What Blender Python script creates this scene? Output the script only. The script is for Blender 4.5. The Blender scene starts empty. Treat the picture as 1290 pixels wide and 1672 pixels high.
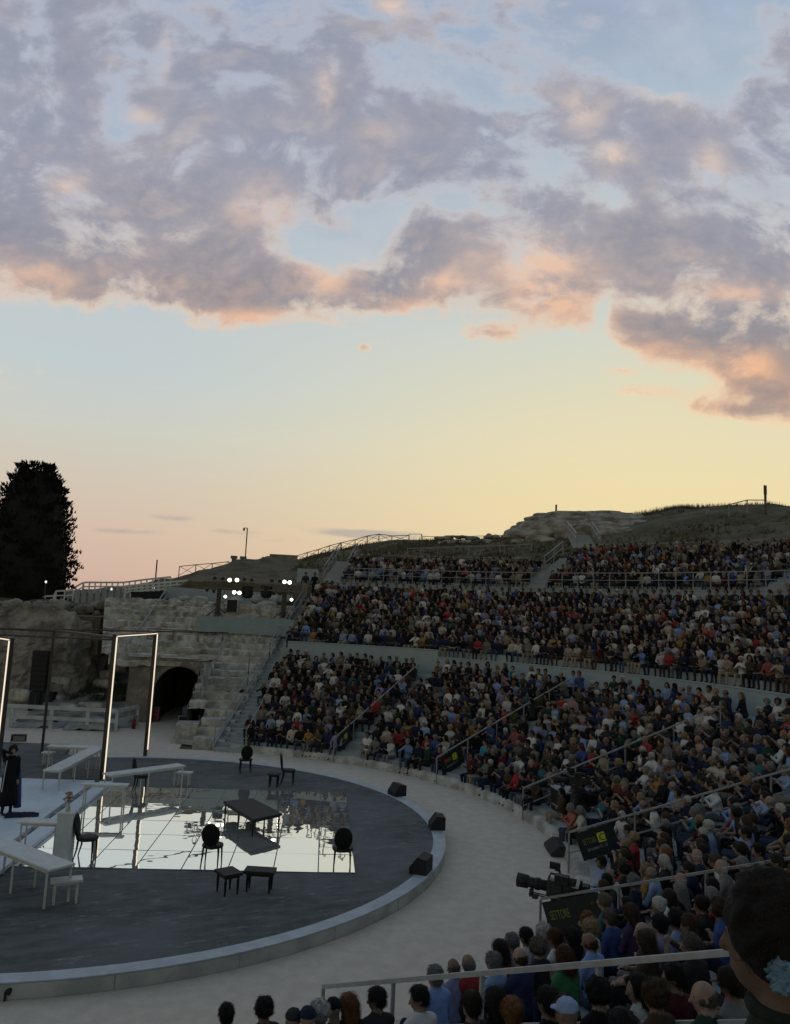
import bpy, bmesh, math, random
import numpy as np
from mathutils import Vector, Matrix
SKYK = 0.36
random.seed(7); RNG = np.random.default_rng(11)
scene = bpy.context.scene
COL = scene.collection
rad = math.radians

# ------------------------------------------------------------------ camera
CX, CY, FPX = 645.0, 836.0, 1272.0           # photograph is 1290 x 1672
CAM = np.array([0.0, -23.823, 6.25])
YAW, PITCH, ROLL = 0.3346, 0.1319, 0.0469
def _rot():
    f0 = np.array([math.sin(YAW)*math.cos(PITCH), math.cos(YAW)*math.cos(PITCH), math.sin(PITCH)])
    r0 = np.array([math.cos(YAW), -math.sin(YAW), 0.0])
    u0 = np.cross(r0, f0)
    return (math.cos(ROLL)*r0 + math.sin(ROLL)*u0, -math.sin(ROLL)*r0 + math.cos(ROLL)*u0, f0)
CR, CU, CF = _rot()
def ray(px, py):
    d = CF + (px-CX)/FPX*CR - (py-CY)/FPX*CU
    return d/np.linalg.norm(d)
def at(px, py, z=0.0):                        # where a sight line meets the level z
    d = ray(px, py); return CAM + d*((z-CAM[2])/d[2])
def at_cyl(px, py, R):                        # ... or the far side of the cylinder of radius R round the stage centre
    d = ray(px, py); a = d[0]**2+d[1]**2; b = 2*(CAM[0]*d[0]+CAM[1]*d[1]); c = CAM[0]**2+CAM[1]**2-R*R
    return CAM + d*((-b+math.sqrt(max(b*b-4*a*c, 0)))/(2*a))
def at_d(px, py, dist): return CAM + ray(px, py)*dist
def pix(P):
    P = np.atleast_2d(np.asarray(P, float)); d = P-CAM; z = d@CF
    zz = np.where(np.abs(z) < 1e-6, 1e-6, z)
    return np.stack([CX+FPX*(d@CR)/zz, CY-FPX*(d@CU)/zz, z], -1)
cam_d = bpy.data.cameras.new('camera'); cam = bpy.data.objects.new('camera', cam_d); COL.objects.link(cam)
cam_d.sensor_fit = 'HORIZONTAL'; cam_d.sensor_width = 36.0; cam_d.lens = 36.0*FPX/1290.0
cam_d.clip_start = 0.05; cam_d.clip_end = 6000
M3 = Matrix((CR, CU, -CF)).transposed()
cam.matrix_world = Matrix.Translation(Vector(CAM)) @ M3.to_4x4()
scene.camera = cam
scene.view_settings.view_transform = 'Standard'; scene.view_settings.look = 'None'
scene.view_settings.gamma = 1; scene.view_settings.exposure = 0
scene.cycles.max_bounces = 6; scene.cycles.diffuse_bounces = 2; scene.cycles.glossy_bounces = 4

AX = rad(-14.5)                               # axis of the stage towards the audience
def st(u, v, z=0.0): return np.array([u*math.cos(AX)-v*math.sin(AX), u*math.sin(AX)+v*math.cos(AX), z])
def uv(p): return (p[0]*math.cos(AX)+p[1]*math.sin(AX), -p[0]*math.sin(AX)+p[1]*math.cos(AX))
def pol(R, deg, z=0.0): return np.array([R*math.cos(rad(deg)), R*math.sin(rad(deg)), z])
RS, HS, RO = 9.595, 0.268, 12.81              # stage radius and height, radius of the sand floor
RD, HD = 21.976, 4.205                        # wall between lower and middle tier
RU, HU = 31.27, 8.365                         # wall below the upper tier
STAIRS = [66, 42, 18, -6.5, -29.5, -53.5, -76.5, -100]

def srgb(r, g, b):
    f = lambda c: (c/255/12.92) if c/255 <= 0.04045 else ((c/255+0.055)/1.055)**2.4
    return (f(r), f(g), f(b))

# ------------------------------------------------------------------ node helpers
class Ex:
    nt = None
    def __init__(s, sock): s.s = sock
    @staticmethod
    def math(op, *a, clamp=False):
        n = Ex.nt.nodes.new('ShaderNodeMath'); n.operation = op; n.use_clamp = clamp
        for i, x in enumerate(a): setin(n.inputs[i], x)
        return Ex(n.outputs[0])
    def __add__(s, o): return Ex.math('ADD', s, o)
    __radd__ = __add__
    def __sub__(s, o): return Ex.math('SUBTRACT', s, o)
    def __rsub__(s, o): return Ex.math('SUBTRACT', o, s)
    def __mul__(s, o): return Ex.math('MULTIPLY', s, o)
    __rmul__ = __mul__
    def __truediv__(s, o): return Ex.math('DIVIDE', s, o)
def setin(i, x):
    if isinstance(x, Ex): Ex.nt.links.new(x.s, i)
    else: i.default_value = x
def smooth(x, a, b):
    n = Ex.nt.nodes.new('ShaderNodeMapRange'); n.interpolation_type = 'SMOOTHSTEP'
    setin(n.inputs['Value'], x); n.inputs['From Min'].default_value = a; n.inputs['From Max'].default_value = b
    return Ex(n.outputs['Result'])
def vmath(op, a, b=None):
    n = Ex.nt.nodes.new('ShaderNodeVectorMath'); n.operation = op
    setin(n.inputs[0], a)
    if b is not None: setin(n.inputs[1], b)
    return Ex(n.outputs['Value'] if op in ('DOT_PRODUCT', 'LENGTH') else n.outputs['Vector'])
def comb(x, y, z):
    n = Ex.nt.nodes.new('ShaderNodeCombineXYZ')
    for i, q in enumerate((x, y, z)): setin(n.inputs[i], q)
    return Ex(n.outputs[0])
def noise(vec, scale, detail=4, rough=0.5, lac=2.0, col=False, dist=0.0):
    n = Ex.nt.nodes.new('ShaderNodeTexNoise')
    if vec is not None: setin(n.inputs['Vector'], vec)
    n.inputs['Scale'].default_value = scale; n.inputs['Detail'].default_value = detail
    n.inputs['Roughness'].default_value = rough; n.inputs['Lacunarity'].default_value = lac
    n.inputs['Distortion'].default_value = dist
    return Ex(n.outputs['Color' if col else 'Fac'])
def mixc(f, a, b):
    n = Ex.nt.nodes.new('ShaderNodeMix'); n.data_type = 'RGBA'
    setin(n.inputs[0], f)
    for i, x in ((6, a), (7, b)):
        if isinstance(x, Ex): setin(n.inputs[i], x)
        else: n.inputs[i].default_value = (*x, 1)
    return Ex(n.outputs[2])
def ramp(x, stops, interp='LINEAR'):
    n = Ex.nt.nodes.new('ShaderNodeValToRGB'); cr = n.color_ramp; cr.interpolation = interp
    setin(n.inputs[0], x)
    while len(cr.elements) < len(stops): cr.elements.new(0.5)
    for e, (p, c) in zip(cr.elements, stops): e.position = p; e.color = (*c, 1) if len(c) == 3 else c
    return Ex(n.outputs[0])

# ------------------------------------------------------------------ world: dusk sky with clouds
world = bpy.data.worlds.new('World'); scene.world = world; world.use_nodes = True
nt = world.node_tree; Ex.nt = nt
for n in list(nt.nodes): nt.nodes.remove(n)
tc = nt.nodes.new('ShaderNodeTexCoord'); D = Ex(tc.outputs['Generated'])
RH = np.array([math.cos(YAW), -math.sin(YAW), 0.0]); FH = np.array([math.sin(YAW), math.cos(YAW), 0.0])
X = vmath('DOT_PRODUCT', D, tuple(RH)); Y = vmath('DOT_PRODUCT', D, tuple(FH)); Z = vmath('DOT_PRODUCT', D, (0, 0, 1))
Yc = Ex.math('MAXIMUM', Y, 0.08)
gx, gz = X/Yc, Z/Yc
elev = Ex.math('ARCSINE', Z)*(2/math.pi)
def gg(px, py):
    d = ray(px, py); return float(d@RH/(d@FH)), float(d[2]/(d@FH))
def el(px, py): return float(math.asin(ray(px, py)[2])*2/math.pi)
def stops(px, rows): return sorted(((max(el(px, y), 0.0), srgb(*c)) for y, c in rows), key=lambda t: t[0])
left = ramp(elev, stops(200, [(985, (204, 172, 158)), (930, (210, 180, 162)), (860, (213, 190, 170)), (790, (210, 197, 180)), (700, (204, 205, 195)), (600, (194, 205, 207)), (480, (193, 201, 205)), (200, (166, 182, 202)), (0, (150, 168, 196))]))
right = ramp(elev, stops(1000, [(1020, (234, 206, 150)), (900, (236, 214, 168)), (820, (235, 218, 174)), (740, (230, 220, 184)), (640, (220, 217, 192)), (540, (208, 213, 203)), (400, (197, 204, 205)), (150, (172, 188, 203)), (0, (158, 176, 199))]))
base = mixc(smooth(gx, -0.42, 0.34), left, right)
glow = Ex.math('EXPONENT', ((gx-0.32)*(gx-0.32)*6.0 + (gz-0.16)*(gz-0.16)*30.0)*-1.0)
base = mixc(glow*0.22, base, srgb(252, 226, 160))
G = comb(gx, gz, 0.0)
def blob(px, py, rx, ry, w):
    x, z = gg(px, py); k = 1.0/FPX
    d = vmath('MULTIPLY', vmath('SUBTRACT', G, (x, z, 0)), (1/(rx*k), 1/(ry*k), 0))
    return Ex.math('EXPONENT', vmath('DOT_PRODUCT', d, d)*-1.0)*w
BL = [(280, 50, 150, 70, .6), (130, 20, 150, 60, .5), (470, 320, 90, 60, .55), (610, 240, 90, 80, .55), (720, 270, 100, 45, .5), (560, 60, 120, 60, .4), (960, 210, 60, 40, .3), (40, 120, 230, 170, .85), (240, 230, 230, 150, .9), (420, 160, 190, 140, .85), (60, 330, 200, 120, .85), (250, 380, 190, 100, .9), (330, 480, 230, 40, .45),
      (420, 470, 150, 52, .95), (545, 210, 110, 110, .7), (60, 455, 90, 35, .45), (700, 225, 150, 75, .75), (860, 210, 170, 75, .75), (610, 300, 55, 70, .5),
      (770, 90, 220, 50, .4), (830, 25, 160, 40, .5), (700, 440, 100, 60, .75), (830, 410, 180, 90, 1.0), (900, 350, 90, 50, .6), (690, 400, 60, 60, .5), (840, 480, 120, 45, .75), (590, 490, 80, 35, .5), (555, 372, 40, 22, .7),
      (975, 165, 70, 50, .5), (1000, 258, 45, 26, .62), (1110, 250, 90, 110, .7), (1200, 350, 190, 120, 1.0), (1280, 230, 110, 130, .95), (1150, 440, 180, 70, .85), (1080, 545, 85, 32, .85),
      (1250, 500, 130, 90, 1.0), (1180, 590, 100, 45, .75), (1270, 620, 80, 60, .8), (1060, 640, 60, 14, .5), (1200, 668, 60, 14, .45), (1275, 110, 55, 100, .8), (810, 540, 42, 17, .75), (755, 596, 30, 10, .6),
      (1010, 605, 30, 9, .55), (640, 8, 40, 24, .7), (595, 568, 14, 8, .32)]
mask = None
for b in BL:
    e = blob(*b); mask = e if mask is None else mask+e
HOLES = [(510, 385, 50, 30, .5), (640, 370, 40, 40, .4), (985, 500, 20, 45, .4), (1000, 320, 30, 30, .4), (545, 120, 14, 60, .3), (120, 300, 60, 25, .3), (330, 420, 25, 20, .3), (265, 110, 25, 60, .5), (1190, 560, 40, 25, .4), (1250, 570, 30, 20, .4), (1140, 610, 40, 20, .35), (215, 95, 65, 70, .55), (300, 20, 45, 45, .4), (590, 365, 75, 35, .35), (560, 400, 70, 30, .45), (1110, 90, 90, 70, .4), (180, 300, 30, 25, .35), (1120, 470, 30, 30, .3), (740, 330, 70, 30, .5)]
for b in HOLES: mask = mask - blob(*b)
mask = Ex.math('MINIMUM', mask, 1.0)
P0 = vmath('MULTIPLY', G, (1.0, 1.25, 0.0))
warp = vmath('SUBTRACT', noise(P0, 2.6, 3, .5, col=True), (0.5, 0.5, 0.5))
P1 = vmath('ADD', P0, vmath('MULTIPLY', warp, (.20, .15, 0)))
def fb(p, det): return noise(p, 4.6, det, .60)*.55 + noise(p, 12.0, det, .62)*.45
n0 = fb(P1, 9); ns = fb(P1, 3.0); n1 = fb(vmath('ADD', P1, (0.018, -0.045, 0.0)), 3.0)
dens = Ex.math('MINIMUM', mask, .84)*0.62 + (n0-.5)*3.1 - smooth(mask, .22, .0)*.30 - smooth(noise(P0, 3.1, 4, .55), .53, .66)*.30
hi = smooth(gz, 0.24, 0.66)
alpha = smooth(dens + hi*.02, .0, .46)
thick = smooth(dens - (1.0-hi)*.06, .14, .52)
shaded = smooth(dens, .38, .92)
lit = smooth(ns-n1, .01, .12)                                        # faces turned to the low sun
lit = lit*smooth(noise(P1, 22.0, 5, .6), .25, .70)
edge = mixc(hi, srgb(249, 212, 172), srgb(192, 194, 203))
core = mixc(hi, srgb(146, 138, 140), srgb(152, 156, 173))
core2 = mixc(smooth(noise(P0, 4.5, 3, .5), .42, .66), core, mixc(hi, srgb(184, 158, 146), srgb(166, 164, 174)))
core2 = mixc(shaded*.75, core2, mixc(hi, srgb(114, 109, 116), srgb(134, 139, 158)))
ccol = mixc(thick, edge, core2)
WB = [(880, 430, 95, 48, 1.1), (905, 495, 75, 40, 1.1), (730, 460, 40, 22, .9), (700, 510, 70, 25, .8), (1160, 615, 110, 35, 1.0), (1200, 475, 90, 18, .9), (1040, 565, 60, 16, 1.0), (430, 345, 70, 45, .8), (70, 450, 70, 35, .8), (430, 520, 120, 16, .9), (530, 455, 50, 30, .9), (1000, 255, 40, 24, 1.0),
      (950, 180, 45, 40, .8), (1080, 150, 50, 22, .9), (530, 145, 18, 45, .9), (110, 300, 30, 18, .8), (640, 10, 40, 20, .9), (230, 190, 30, 16, .6), (1160, 270, 30, 40, .7), (270, 90, 14, 40, .6), (810, 540, 40, 16, 1.0), (755, 596, 30, 12, 1.0), (620, 220, 40, 30, .4), (1230, 590, 40, 30, .8)]
warm = None
for b in WB:
    e = blob(*b); warm = e if warm is None else warm+e
wn = smooth(noise(P1, 15.0, 7, .62), .34, .62)
warmth = Ex.math('MULTIPLY', warm*(wn*.8+.25), 1.0, clamp=True)
ccol = mixc(warmth*.85, ccol, mixc(hi, srgb(250, 186, 138), srgb(236, 210, 190)))
ccol = mixc(lit*(0.50-hi*.22), ccol, mixc(hi, srgb(246, 190, 150), srgb(222, 206, 196)))
veil = smooth(noise(vmath('MULTIPLY', P1, (1.0, 1.6, 1.0)), 3.2, 7, .6), .36, .66)*smooth(gz, .34, .62)
base = mixc(veil*.62, base, mixc(smooth(noise(P1, 7.0, 5, .6), .35, .65), srgb(158, 166, 186), srgb(186, 194, 206)))
front = smooth(Y, 0.05, 0.35)
sky1 = mixc(alpha*0.93, base, ccol)
# thin grey streaks low over the horizon
str_m = blob(590, 871, 115, 8, 1.0)+blob(290, 847, 50, 7, .7)+blob(205, 868, 60, 6, .6)+blob(370, 868, 50, 5, .6)+blob(240, 812, 60, 5, .25)+blob(520, 885, 200, 6, .35)
streak = smooth(str_m+(noise(vmath('MULTIPLY', G, (1, 5, 0)), 14, 4, .6)-.5)*1.1, .25, .8)
sky1 = mixc(streak*0.62, sky1, srgb(166, 160, 160))
nis = nt.nodes.new('ShaderNodeTexSky'); nis.sky_type = 'NISHITA'; nis.sun_disc = False
SUN_EL, SUN_AZ = rad(2.0), YAW+rad(22)
nis.sun_elevation = SUN_EL; nis.sun_rotation = SUN_AZ; nis.air_density = 1.2; nis.dust_density = 1.0
nisc = vmath('MULTIPLY', Ex(nis.outputs[0]), (SKYK*1.06, SKYK*1.03, SKYK*1.11))
final = mixc(front*smooth(elev, .80, .50), nisc, sky1)
bg = nt.nodes.new('ShaderNodeBackground'); bg.inputs['Strength'].default_value = 1.0
nt.links.new(final.s, bg.inputs['Color'])
wo = nt.nodes.new('ShaderNodeOutputWorld'); nt.links.new(bg.outputs[0], wo.inputs[0])
world.cycles.sampling_method = 'MANUAL'; world.cycles.sample_map_resolution = 512
sd = bpy.data.lights.new('sun', 'SUN'); so = bpy.data.objects.new('sun', sd); COL.objects.link(so)
sd.energy = 0.5; sd.angle = rad(10); sd.color = (1.0, .72, .45)
sdir = Vector((math.sin(SUN_AZ)*math.cos(SUN_EL), math.cos(SUN_AZ)*math.cos(SUN_EL), math.sin(SUN_EL)))
so.rotation_euler = sdir.to_track_quat('Z', 'Y').to_euler(); so.location = (0, 0, 60)

# ------------------------------------------------------------------ materials
MATS = {}
def material(name, color, rough=.8, var=.15, scale=8.0, bump=.0, bscale=40.0, metal=0.0, spec=.3, second=None, detail=6, coord='Object', bdist=.02):
    if name in MATS: return MATS[name]
    m = bpy.data.materials.new(name); m.use_nodes = True; t = m.node_tree; Ex.nt = t
    b = t.nodes['Principled BSDF']; b.inputs['Roughness'].default_value = rough; b.inputs['Metallic'].default_value = metal
    b.inputs['Specular IOR Level'].default_value = spec
    c2 = second or tuple(max(0, c*(1-var*1.6)) for c in color); c1 = color if second else tuple(min(1, c*(1+var)) for c in color)
    if var > 0 or second:
        v = Ex(t.nodes.new('ShaderNodeTexCoord').outputs[coord])
        n = noise(v, scale, detail, .6)
        col = mixc(smooth(n, .36, .66), c2, c1); setin(b.inputs['Base Color'], col)
        if bump:
            nb = noise(v, bscale, 6, .62); bn = t.nodes.new('ShaderNodeBump'); bn.inputs['Strength'].default_value = bump; bn.inputs['Distance'].default_value = bdist
            setin(bn.inputs['Height'], nb); t.links.new(bn.outputs[0], b.inputs['Normal'])
    else: b.inputs['Base Color'].default_value = (*color, 1)
    MATS[name] = m; return m
def emission(name, color, strength):
    if name in MATS: return MATS[name]
    m = bpy.data.materials.new(name); m.use_nodes = True; t = m.node_tree
    b = t.nodes['Principled BSDF']; b.inputs['Base Color'].default_value = (.02, .02, .02, 1)
    b.inputs['Emission Color'].default_value = (*color, 1); b.inputs['Emission Strength'].default_value = strength
    MATS[name] = m; return m
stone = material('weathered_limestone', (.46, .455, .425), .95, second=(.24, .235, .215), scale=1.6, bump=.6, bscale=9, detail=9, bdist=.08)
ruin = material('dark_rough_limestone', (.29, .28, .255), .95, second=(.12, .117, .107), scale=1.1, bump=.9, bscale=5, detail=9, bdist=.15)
sandm = material('fine_pale_sand', (.54, .48, .405), .95, second=(.465, .415, .35), scale=3.1, bump=.5, bscale=26, bdist=.03, detail=9)
earth = material('dry_hill_grass', (.075, .068, .042), 1, second=(.13, .115, .075), scale=.5, bump=.8, bscale=3, detail=9, bdist=.2)
board = material('grey_painted_boards', (.25, .285, .30), .7, var=.06, scale=1.5, bump=.1, bscale=20)
boardp = material('pale_grey_panels', (.25, .30, .325), .7, var=.05, scale=.8)
white_paint = material('white_painted_wood', (.50, .53, .53), .6, var=.06, scale=3)
railm = material('galvanised_rail', (.21, .22, .225), .5, var=.08, scale=6, metal=.0)
rail_dk = material('brown_timber_rail', (.10, .085, .07), .8, var=.2)
black = material('matt_black', (.012, .012, .014), .65, var=.1, scale=20)
blackm = material('black_metal', (.02, .02, .022), .4, var=.1, scale=20, spec=.5)
blacklacq = material('black_lacquer', (.007, .007, .008), .6, var=.05, scale=20, spec=.2)
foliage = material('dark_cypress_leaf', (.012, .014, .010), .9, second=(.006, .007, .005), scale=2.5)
led = emission('led_strip_light', srgb(255, 238, 210), 1.05)
lampglow = emission('lamp_glow', srgb(255, 246, 225), 6.0)
smalllamp = emission('small_lamp_glow', srgb(240, 240, 230), 1.2)

def deck_material():
    m = bpy.data.materials.new('dark_scuffed_stage_floor'); m.use_nodes = True; t = m.node_tree; Ex.nt = t
    b = t.nodes['Principled BSDF']; v = Ex(t.nodes.new('ShaderNodeTexCoord').outputs['Object'])
    vs = vmath('MULTIPLY', v, (1.0, 2.6, 1.0))
    n = noise(vs, 1.3, 8, .66); n2 = noise(vs, 2.2, 9, .72); n3 = noise(v, .22, 3, .5)
    c = mixc(smooth(n, .35, .66), (.056, .065, .066), (.104, .117, .118))
    c = mixc(smooth(n3, .35, .65)*.5, c, (.155, .165, .168))
    c = mixc(smooth(n2, .54, .71)*.65, c, (.27, .275, .27))
    setin(b.inputs['Base Color'], c); b.inputs['Roughness'].default_value = .75; b.inputs['Specular IOR Level'].default_value = .10
    return m
deckm = deck_material()
def mirror_material():
    m = bpy.data.materials.new('mirror_glass'); m.use_nodes = True; t = m.node_tree; Ex.nt = t
    b = t.nodes['Principled BSDF']; b.inputs['Metallic'].default_value = .86; b.inputs['Base Color'].default_value = (.97, .955, .91, 1)
    b.inputs['Roughness'].default_value = .012
    v = Ex(t.nodes.new('ShaderNodeTexCoord').outputs['Object'])
    bn = t.nodes.new('ShaderNodeBump'); bn.inputs['Strength'].default_value = .5; bn.inputs['Distance'].default_value = .006
    setin(bn.inputs['Height'], noise(v, 1.3, 2, .5)); t.links.new(bn.outputs[0], b.inputs['Normal'])
    return m
mirrorm = mirror_material()

# ------------------------------------------------------------------ mesh helpers
class MB:
    def __init__(s): s.v = []; s.f = []
    def add(s, vs, fs):
        o = len(s.v); s.v += [tuple(map(float, p)) for p in vs]; s.f += [tuple(i+o for i in f) for f in fs]; return s
    def box(s, c, size, rz=0.0, M=None):
        c = np.array(c, float); h = np.array(size, float)/2; cs, sn = math.cos(rz), math.sin(rz); vs = []
        for dz in (-1, 1):
            for dx, dy in ((-1, -1), (1, -1), (1, 1), (-1, 1)):
                p = np.array([dx*h[0], dy*h[1], dz*h[2]])
                p = M @ p if M is not None else np.array([p[0]*cs-p[1]*sn, p[0]*sn+p[1]*cs, p[2]])
                vs.append(c+p)
        return s.add(vs, [(3, 2, 1, 0), (4, 5, 6, 7), (0, 1, 5, 4), (1, 2, 6, 5), (2, 3, 7, 6), (3, 0, 4, 7)])
    def prism(s, poly, z0, z1):
        n = len(poly); vs = [(p[0], p[1], z0) for p in poly]+[(p[0], p[1], z1) for p in poly]
        return s.add(vs, [tuple(range(n-1, -1, -1)), tuple(range(n, 2*n))]+[(i, (i+1) % n, n+(i+1) % n, n+i) for i in range(n)])
    def tube(s, pts, r, n=6, r2=None, square=False, cap=True):
        pts = [np.array(p, float) for p in pts]; k = len(pts); vs = []
        up = np.array([0, 0, 1.0])
        for i, p in enumerate(pts):
            t = pts[min(i+1, k-1)]-pts[max(i-1, 0)]; t = t/(np.linalg.norm(t)+1e-9)
            a = up if abs(t[2]) < .95 else np.array([1.0, 0, 0]); x = np.cross(t, a); x /= np.linalg.norm(x); y = np.cross(x, t)
            rr = r if r2 is None else r+(r2-r)*i/max(k-1, 1)
            for j in range(n):
                an = 2*math.pi*(j+.5)/n; vs.append(p+rr*(math.cos(an)*x+math.sin(an)*y))
        fs = [(i*n+j, i*n+(j+1) % n, (i+1)*n+(j+1) % n, (i+1)*n+j) for i in range(k-1) for j in range(n)]
        if cap: fs += [tuple(range(n-1, -1, -1)), tuple(range((k-1)*n, k*n))]
        return s.add(vs, fs)
    def bar(s, a, b, w): return s.tube([a, b], w*.7071, 4)
    def lathe(s, prof, c=(0, 0, 0), n=14):
        vs = [(c[0]+r*math.cos(2*math.pi*j/n), c[1]+r*math.sin(2*math.pi*j/n), c[2]+z) for r, z in prof for j in range(n)]
        fs = [(i*n+j, i*n+(j+1) % n, (i+1)*n+(j+1) % n, (i+1)*n+j) for i in range(len(prof)-1) for j in range(n)]
        return s.add(vs, fs+[tuple(range(n-1, -1, -1)), tuple(range((len(prof)-1)*n, len(prof)*n))])
    def cyl(s, a, b, r, n=12): return s.tube([a, b], r, n)
    def grid(s, P):                                    # P: (n, m, 3) sheet
        n, m = len(P), len(P[0])
        return s.add([p for r_ in P for p in r_], [(i*m+j, (i+1)*m+j, (i+1)*m+j+1, i*m+j+1) for i in range(n-1) for j in range(m-1)])
    def ring(s, prof, a0, a1, n=60, cap=True):         # closed profile of (R, z) swept round the stage centre
        m = len(prof); vs = []
        for i in range(n+1):
            a = rad(a0+(a1-a0)*i/n); vs += [(R*math.cos(a), R*math.sin(a), z) for R, z in prof]
        fs = [(i*m+j, (i+1)*m+j, (i+1)*m+(j+1) % m, i*m+(j+1) % m) for i in range(n) for j in range(m)]
        if cap: fs += [tuple(range(m)), tuple(range(n*m+m-1, n*m-1, -1))]
        return s.add(vs, fs)
    def torus(s, c, R, r, M=None, n=24, k=8):
        vs = []
        for i in range(n):
            for j in range(k):
                a, b = 2*math.pi*i/n, 2*math.pi*j/k
                p = np.array([(R+r*math.cos(b))*math.cos(a), r*math.sin(b), (R+r*math.cos(b))*math.sin(a)])
                vs.append(np.array(c)+(M @ p if M is not None else p))
        return s.add(vs, [(i*k+j, ((i+1) % n)*k+j, ((i+1) % n)*k+(j+1) % k, i*k+(j+1) % k) for i in range(n) for j in range(k)])
    def build(s, name, mat, parent=None, smooth_=False, local=True):
        v = np.array(s.v, float)
        if parent is not None and not local: v = v-np.array(parent.location)
        me = bpy.data.meshes.new(name); me.from_pydata(v.tolist(), [], s.f)
        bm = bmesh.new(); bm.from_mesh(me); bmesh.ops.recalc_face_normals(bm, faces=bm.faces); bm.to_mesh(me); bm.free()
        if smooth_: me.shade_smooth()
        me.materials.append(mat)
        o = bpy.data.objects.new(name, me); COL.objects.link(o)
        if parent is not None: o.parent = parent
        return o
def rock(c, size, seed=0, sub=3, amp=.18, boxy=.6, rz=0.0):
    bm = bmesh.new(); bmesh.ops.create_icosphere(bm, subdivisions=sub, radius=1)
    V = np.array([v.co[:] for v in bm.verts]); F = [tuple(v.index for v in f.verts) for f in bm.faces]; bm.free()
    rg = np.random.default_rng(seed)
    m = np.max(np.abs(V), 1, keepdims=True); V = V*(1-boxy)+(V/m)*boxy*.86
    for fq, a in ((1.5, 1.0), (3.3, .6), (7.0, .3), (13, .16)):
        ph = rg.uniform(0, 6.28, 3); dd = rg.normal(size=(3, 3))*fq
        V = V*(1+amp*a*np.mean(np.sin(V@dd+ph), 1, keepdims=True))
    V = V*np.array(size)/2; cs, sn = math.cos(rz), math.sin(rz)
    V = np.stack([V[:, 0]*cs-V[:, 1]*sn, V[:, 0]*sn+V[:, 1]*cs, V[:, 2]], 1)+np.array(c)
    return V, F
def tag(o, label, cat, group=None, kind=None):
    if label: o['label'] = label
    if cat: o['category'] = cat
    if group: o['group'] = group
    if kind: o['kind'] = kind
    return o
def structure(o, label=None, cat=None): return tag(o, label, cat, None, 'structure')
def thing(name, label, cat, loc=(0, 0, 0), rz=0.0, group=None):
    o = bpy.data.objects.new(name, None); COL.objects.link(o); o.empty_display_size = .2
    o.location = Vector(tuple(map(float, loc))); o.rotation_euler = (0, 0, rz)
    return tag(o, label, cat, group)
def copy_tree(o, parent=None):
    c = o.copy(); COL.objects.link(c); c.parent = parent
    for ch in list(o.children): copy_tree(ch, c)
    return c
def text_mesh(name, body, size, mat, parent, M, align='LEFT'):
    cu = bpy.data.curves.new(name, 'FONT'); cu.body = body; cu.size = size; cu.extrude = .002; cu.align_x = align
    tmp = bpy.data.objects.new(name+'_tmp', cu); COL.objects.link(tmp)
    bpy.context.view_layer.update()
    me = bpy.data.meshes.new_from_object(tmp.evaluated_get(bpy.context.evaluated_depsgraph_get()))
    bpy.data.objects.remove(tmp); me.transform(M); me.materials.clear(); me.materials.append(mat)
    o = bpy.data.objects.new(name, me); COL.objects.link(o); o.parent = parent
    return o

# ------------------------------------------------------------------ ground, sand floor, stage
g = MB(); n = 48
rings = [0, 40, 80, 160, 400, 1200, 3000]
P = [[(r*math.cos(2*math.pi*j/n), r*math.sin(2*math.pi*j/n), -.05 if r < 100 else -.05-r*.004) for j in range(n+1)] for r in rings]
structure(g.grid(P).build('ground', earth))
g = MB()
poly = [pol(12.9, a) for a in np.linspace(-112, 76, 70)]
poly += [st(u, v) for u, v in ((-0.4, 16), (-0.5, 27), (-30, 27), (-30, -24), (2, -24))]
g.prism(poly, -.04, 0.0); structure(g.build('sand_floor', sandm))
# stage: a dark round deck with a pale rim band and a low riser
stage = thing('stage_platform', 'low round dark stage with a pale rim band in the sand orchestra', 'stage', (0, 0, 0))
a0, a1 = -112.0, 88.0
def deck_poly(r):
    p = [pol(r, a) for a in np.linspace(a0, a1, 90)]
    return p
left_pts = [st(-3.9, 9.4), st(-4.4, 11.7), st(-26, 11.7), st(-26, -11), st(-5, -11)]
MB().prism(deck_poly(RS-.31)+left_pts, 0.01, HS-.006).build('deck', deckm, stage)
MB().ring([(RS-.31, .012), (RS, .012), (RS, HS-.02), (RS+.02, HS-.02), (RS+.02, HS), (RS-.31, HS)], a0, a1, 100).build('rim', material('pale_blue_grey_rim', (.36, .41, .45), .6, var=.08, scale=2.5), stage)
m = MB()
for k in range(16):
    b0 = a0+(a1-a0)*k/16; m.ring([(RS+.004, .006), (RS+.012, .006), (RS+.012, HS-.03), (RS+.004, HS-.03)], b0+.06, b0+(a1-a0)/16-.06, 8)
m.build('riser_panel', material('weathered_riser_boards', (.36, .36, .335), .85, var=.12, scale=1.5), stage)
# mirror floor
mir = MB(); du, dv = 1.04, 1.36
for i in range(8):
    for j in range(6):
        u0, v0 = -1.15+i*du, -4.03+j*dv
        u0 += .012; v0 += .012; u1, v1 = min(u0+du-.026, 6.98), v0+dv-.026
        tx, ty = RNG.normal(0, .0022, 2); zc = HS+.016
        mir.add([st(u0, v0, zc-tx-ty), st(u1, v0, zc+tx-ty), st(u1, v1, zc+tx+ty), st(u0, v1, zc-tx+ty)], [(0, 1, 2, 3)])
        mir.add([st(u0, v0, HS+.001), st(u1, v0, HS+.001), st(u1, v0, zc-.004), st(u0, v0, zc-.004)], [(0, 1, 2, 3)])
mirr = thing('mirror_floor', 'square of reflective mirror panels laid on the dark stage', 'mirror floor', st(3, 0, HS))
MB().prism([st(-1.15, -4.03), st(6.99, -4.03), st(6.99, 4.13), st(-1.15, 4.13)], HS+.001, HS+.006).build('backing', material('grey_backing_board', (.20, .21, .21), .8), mirr, local=False)
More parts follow.
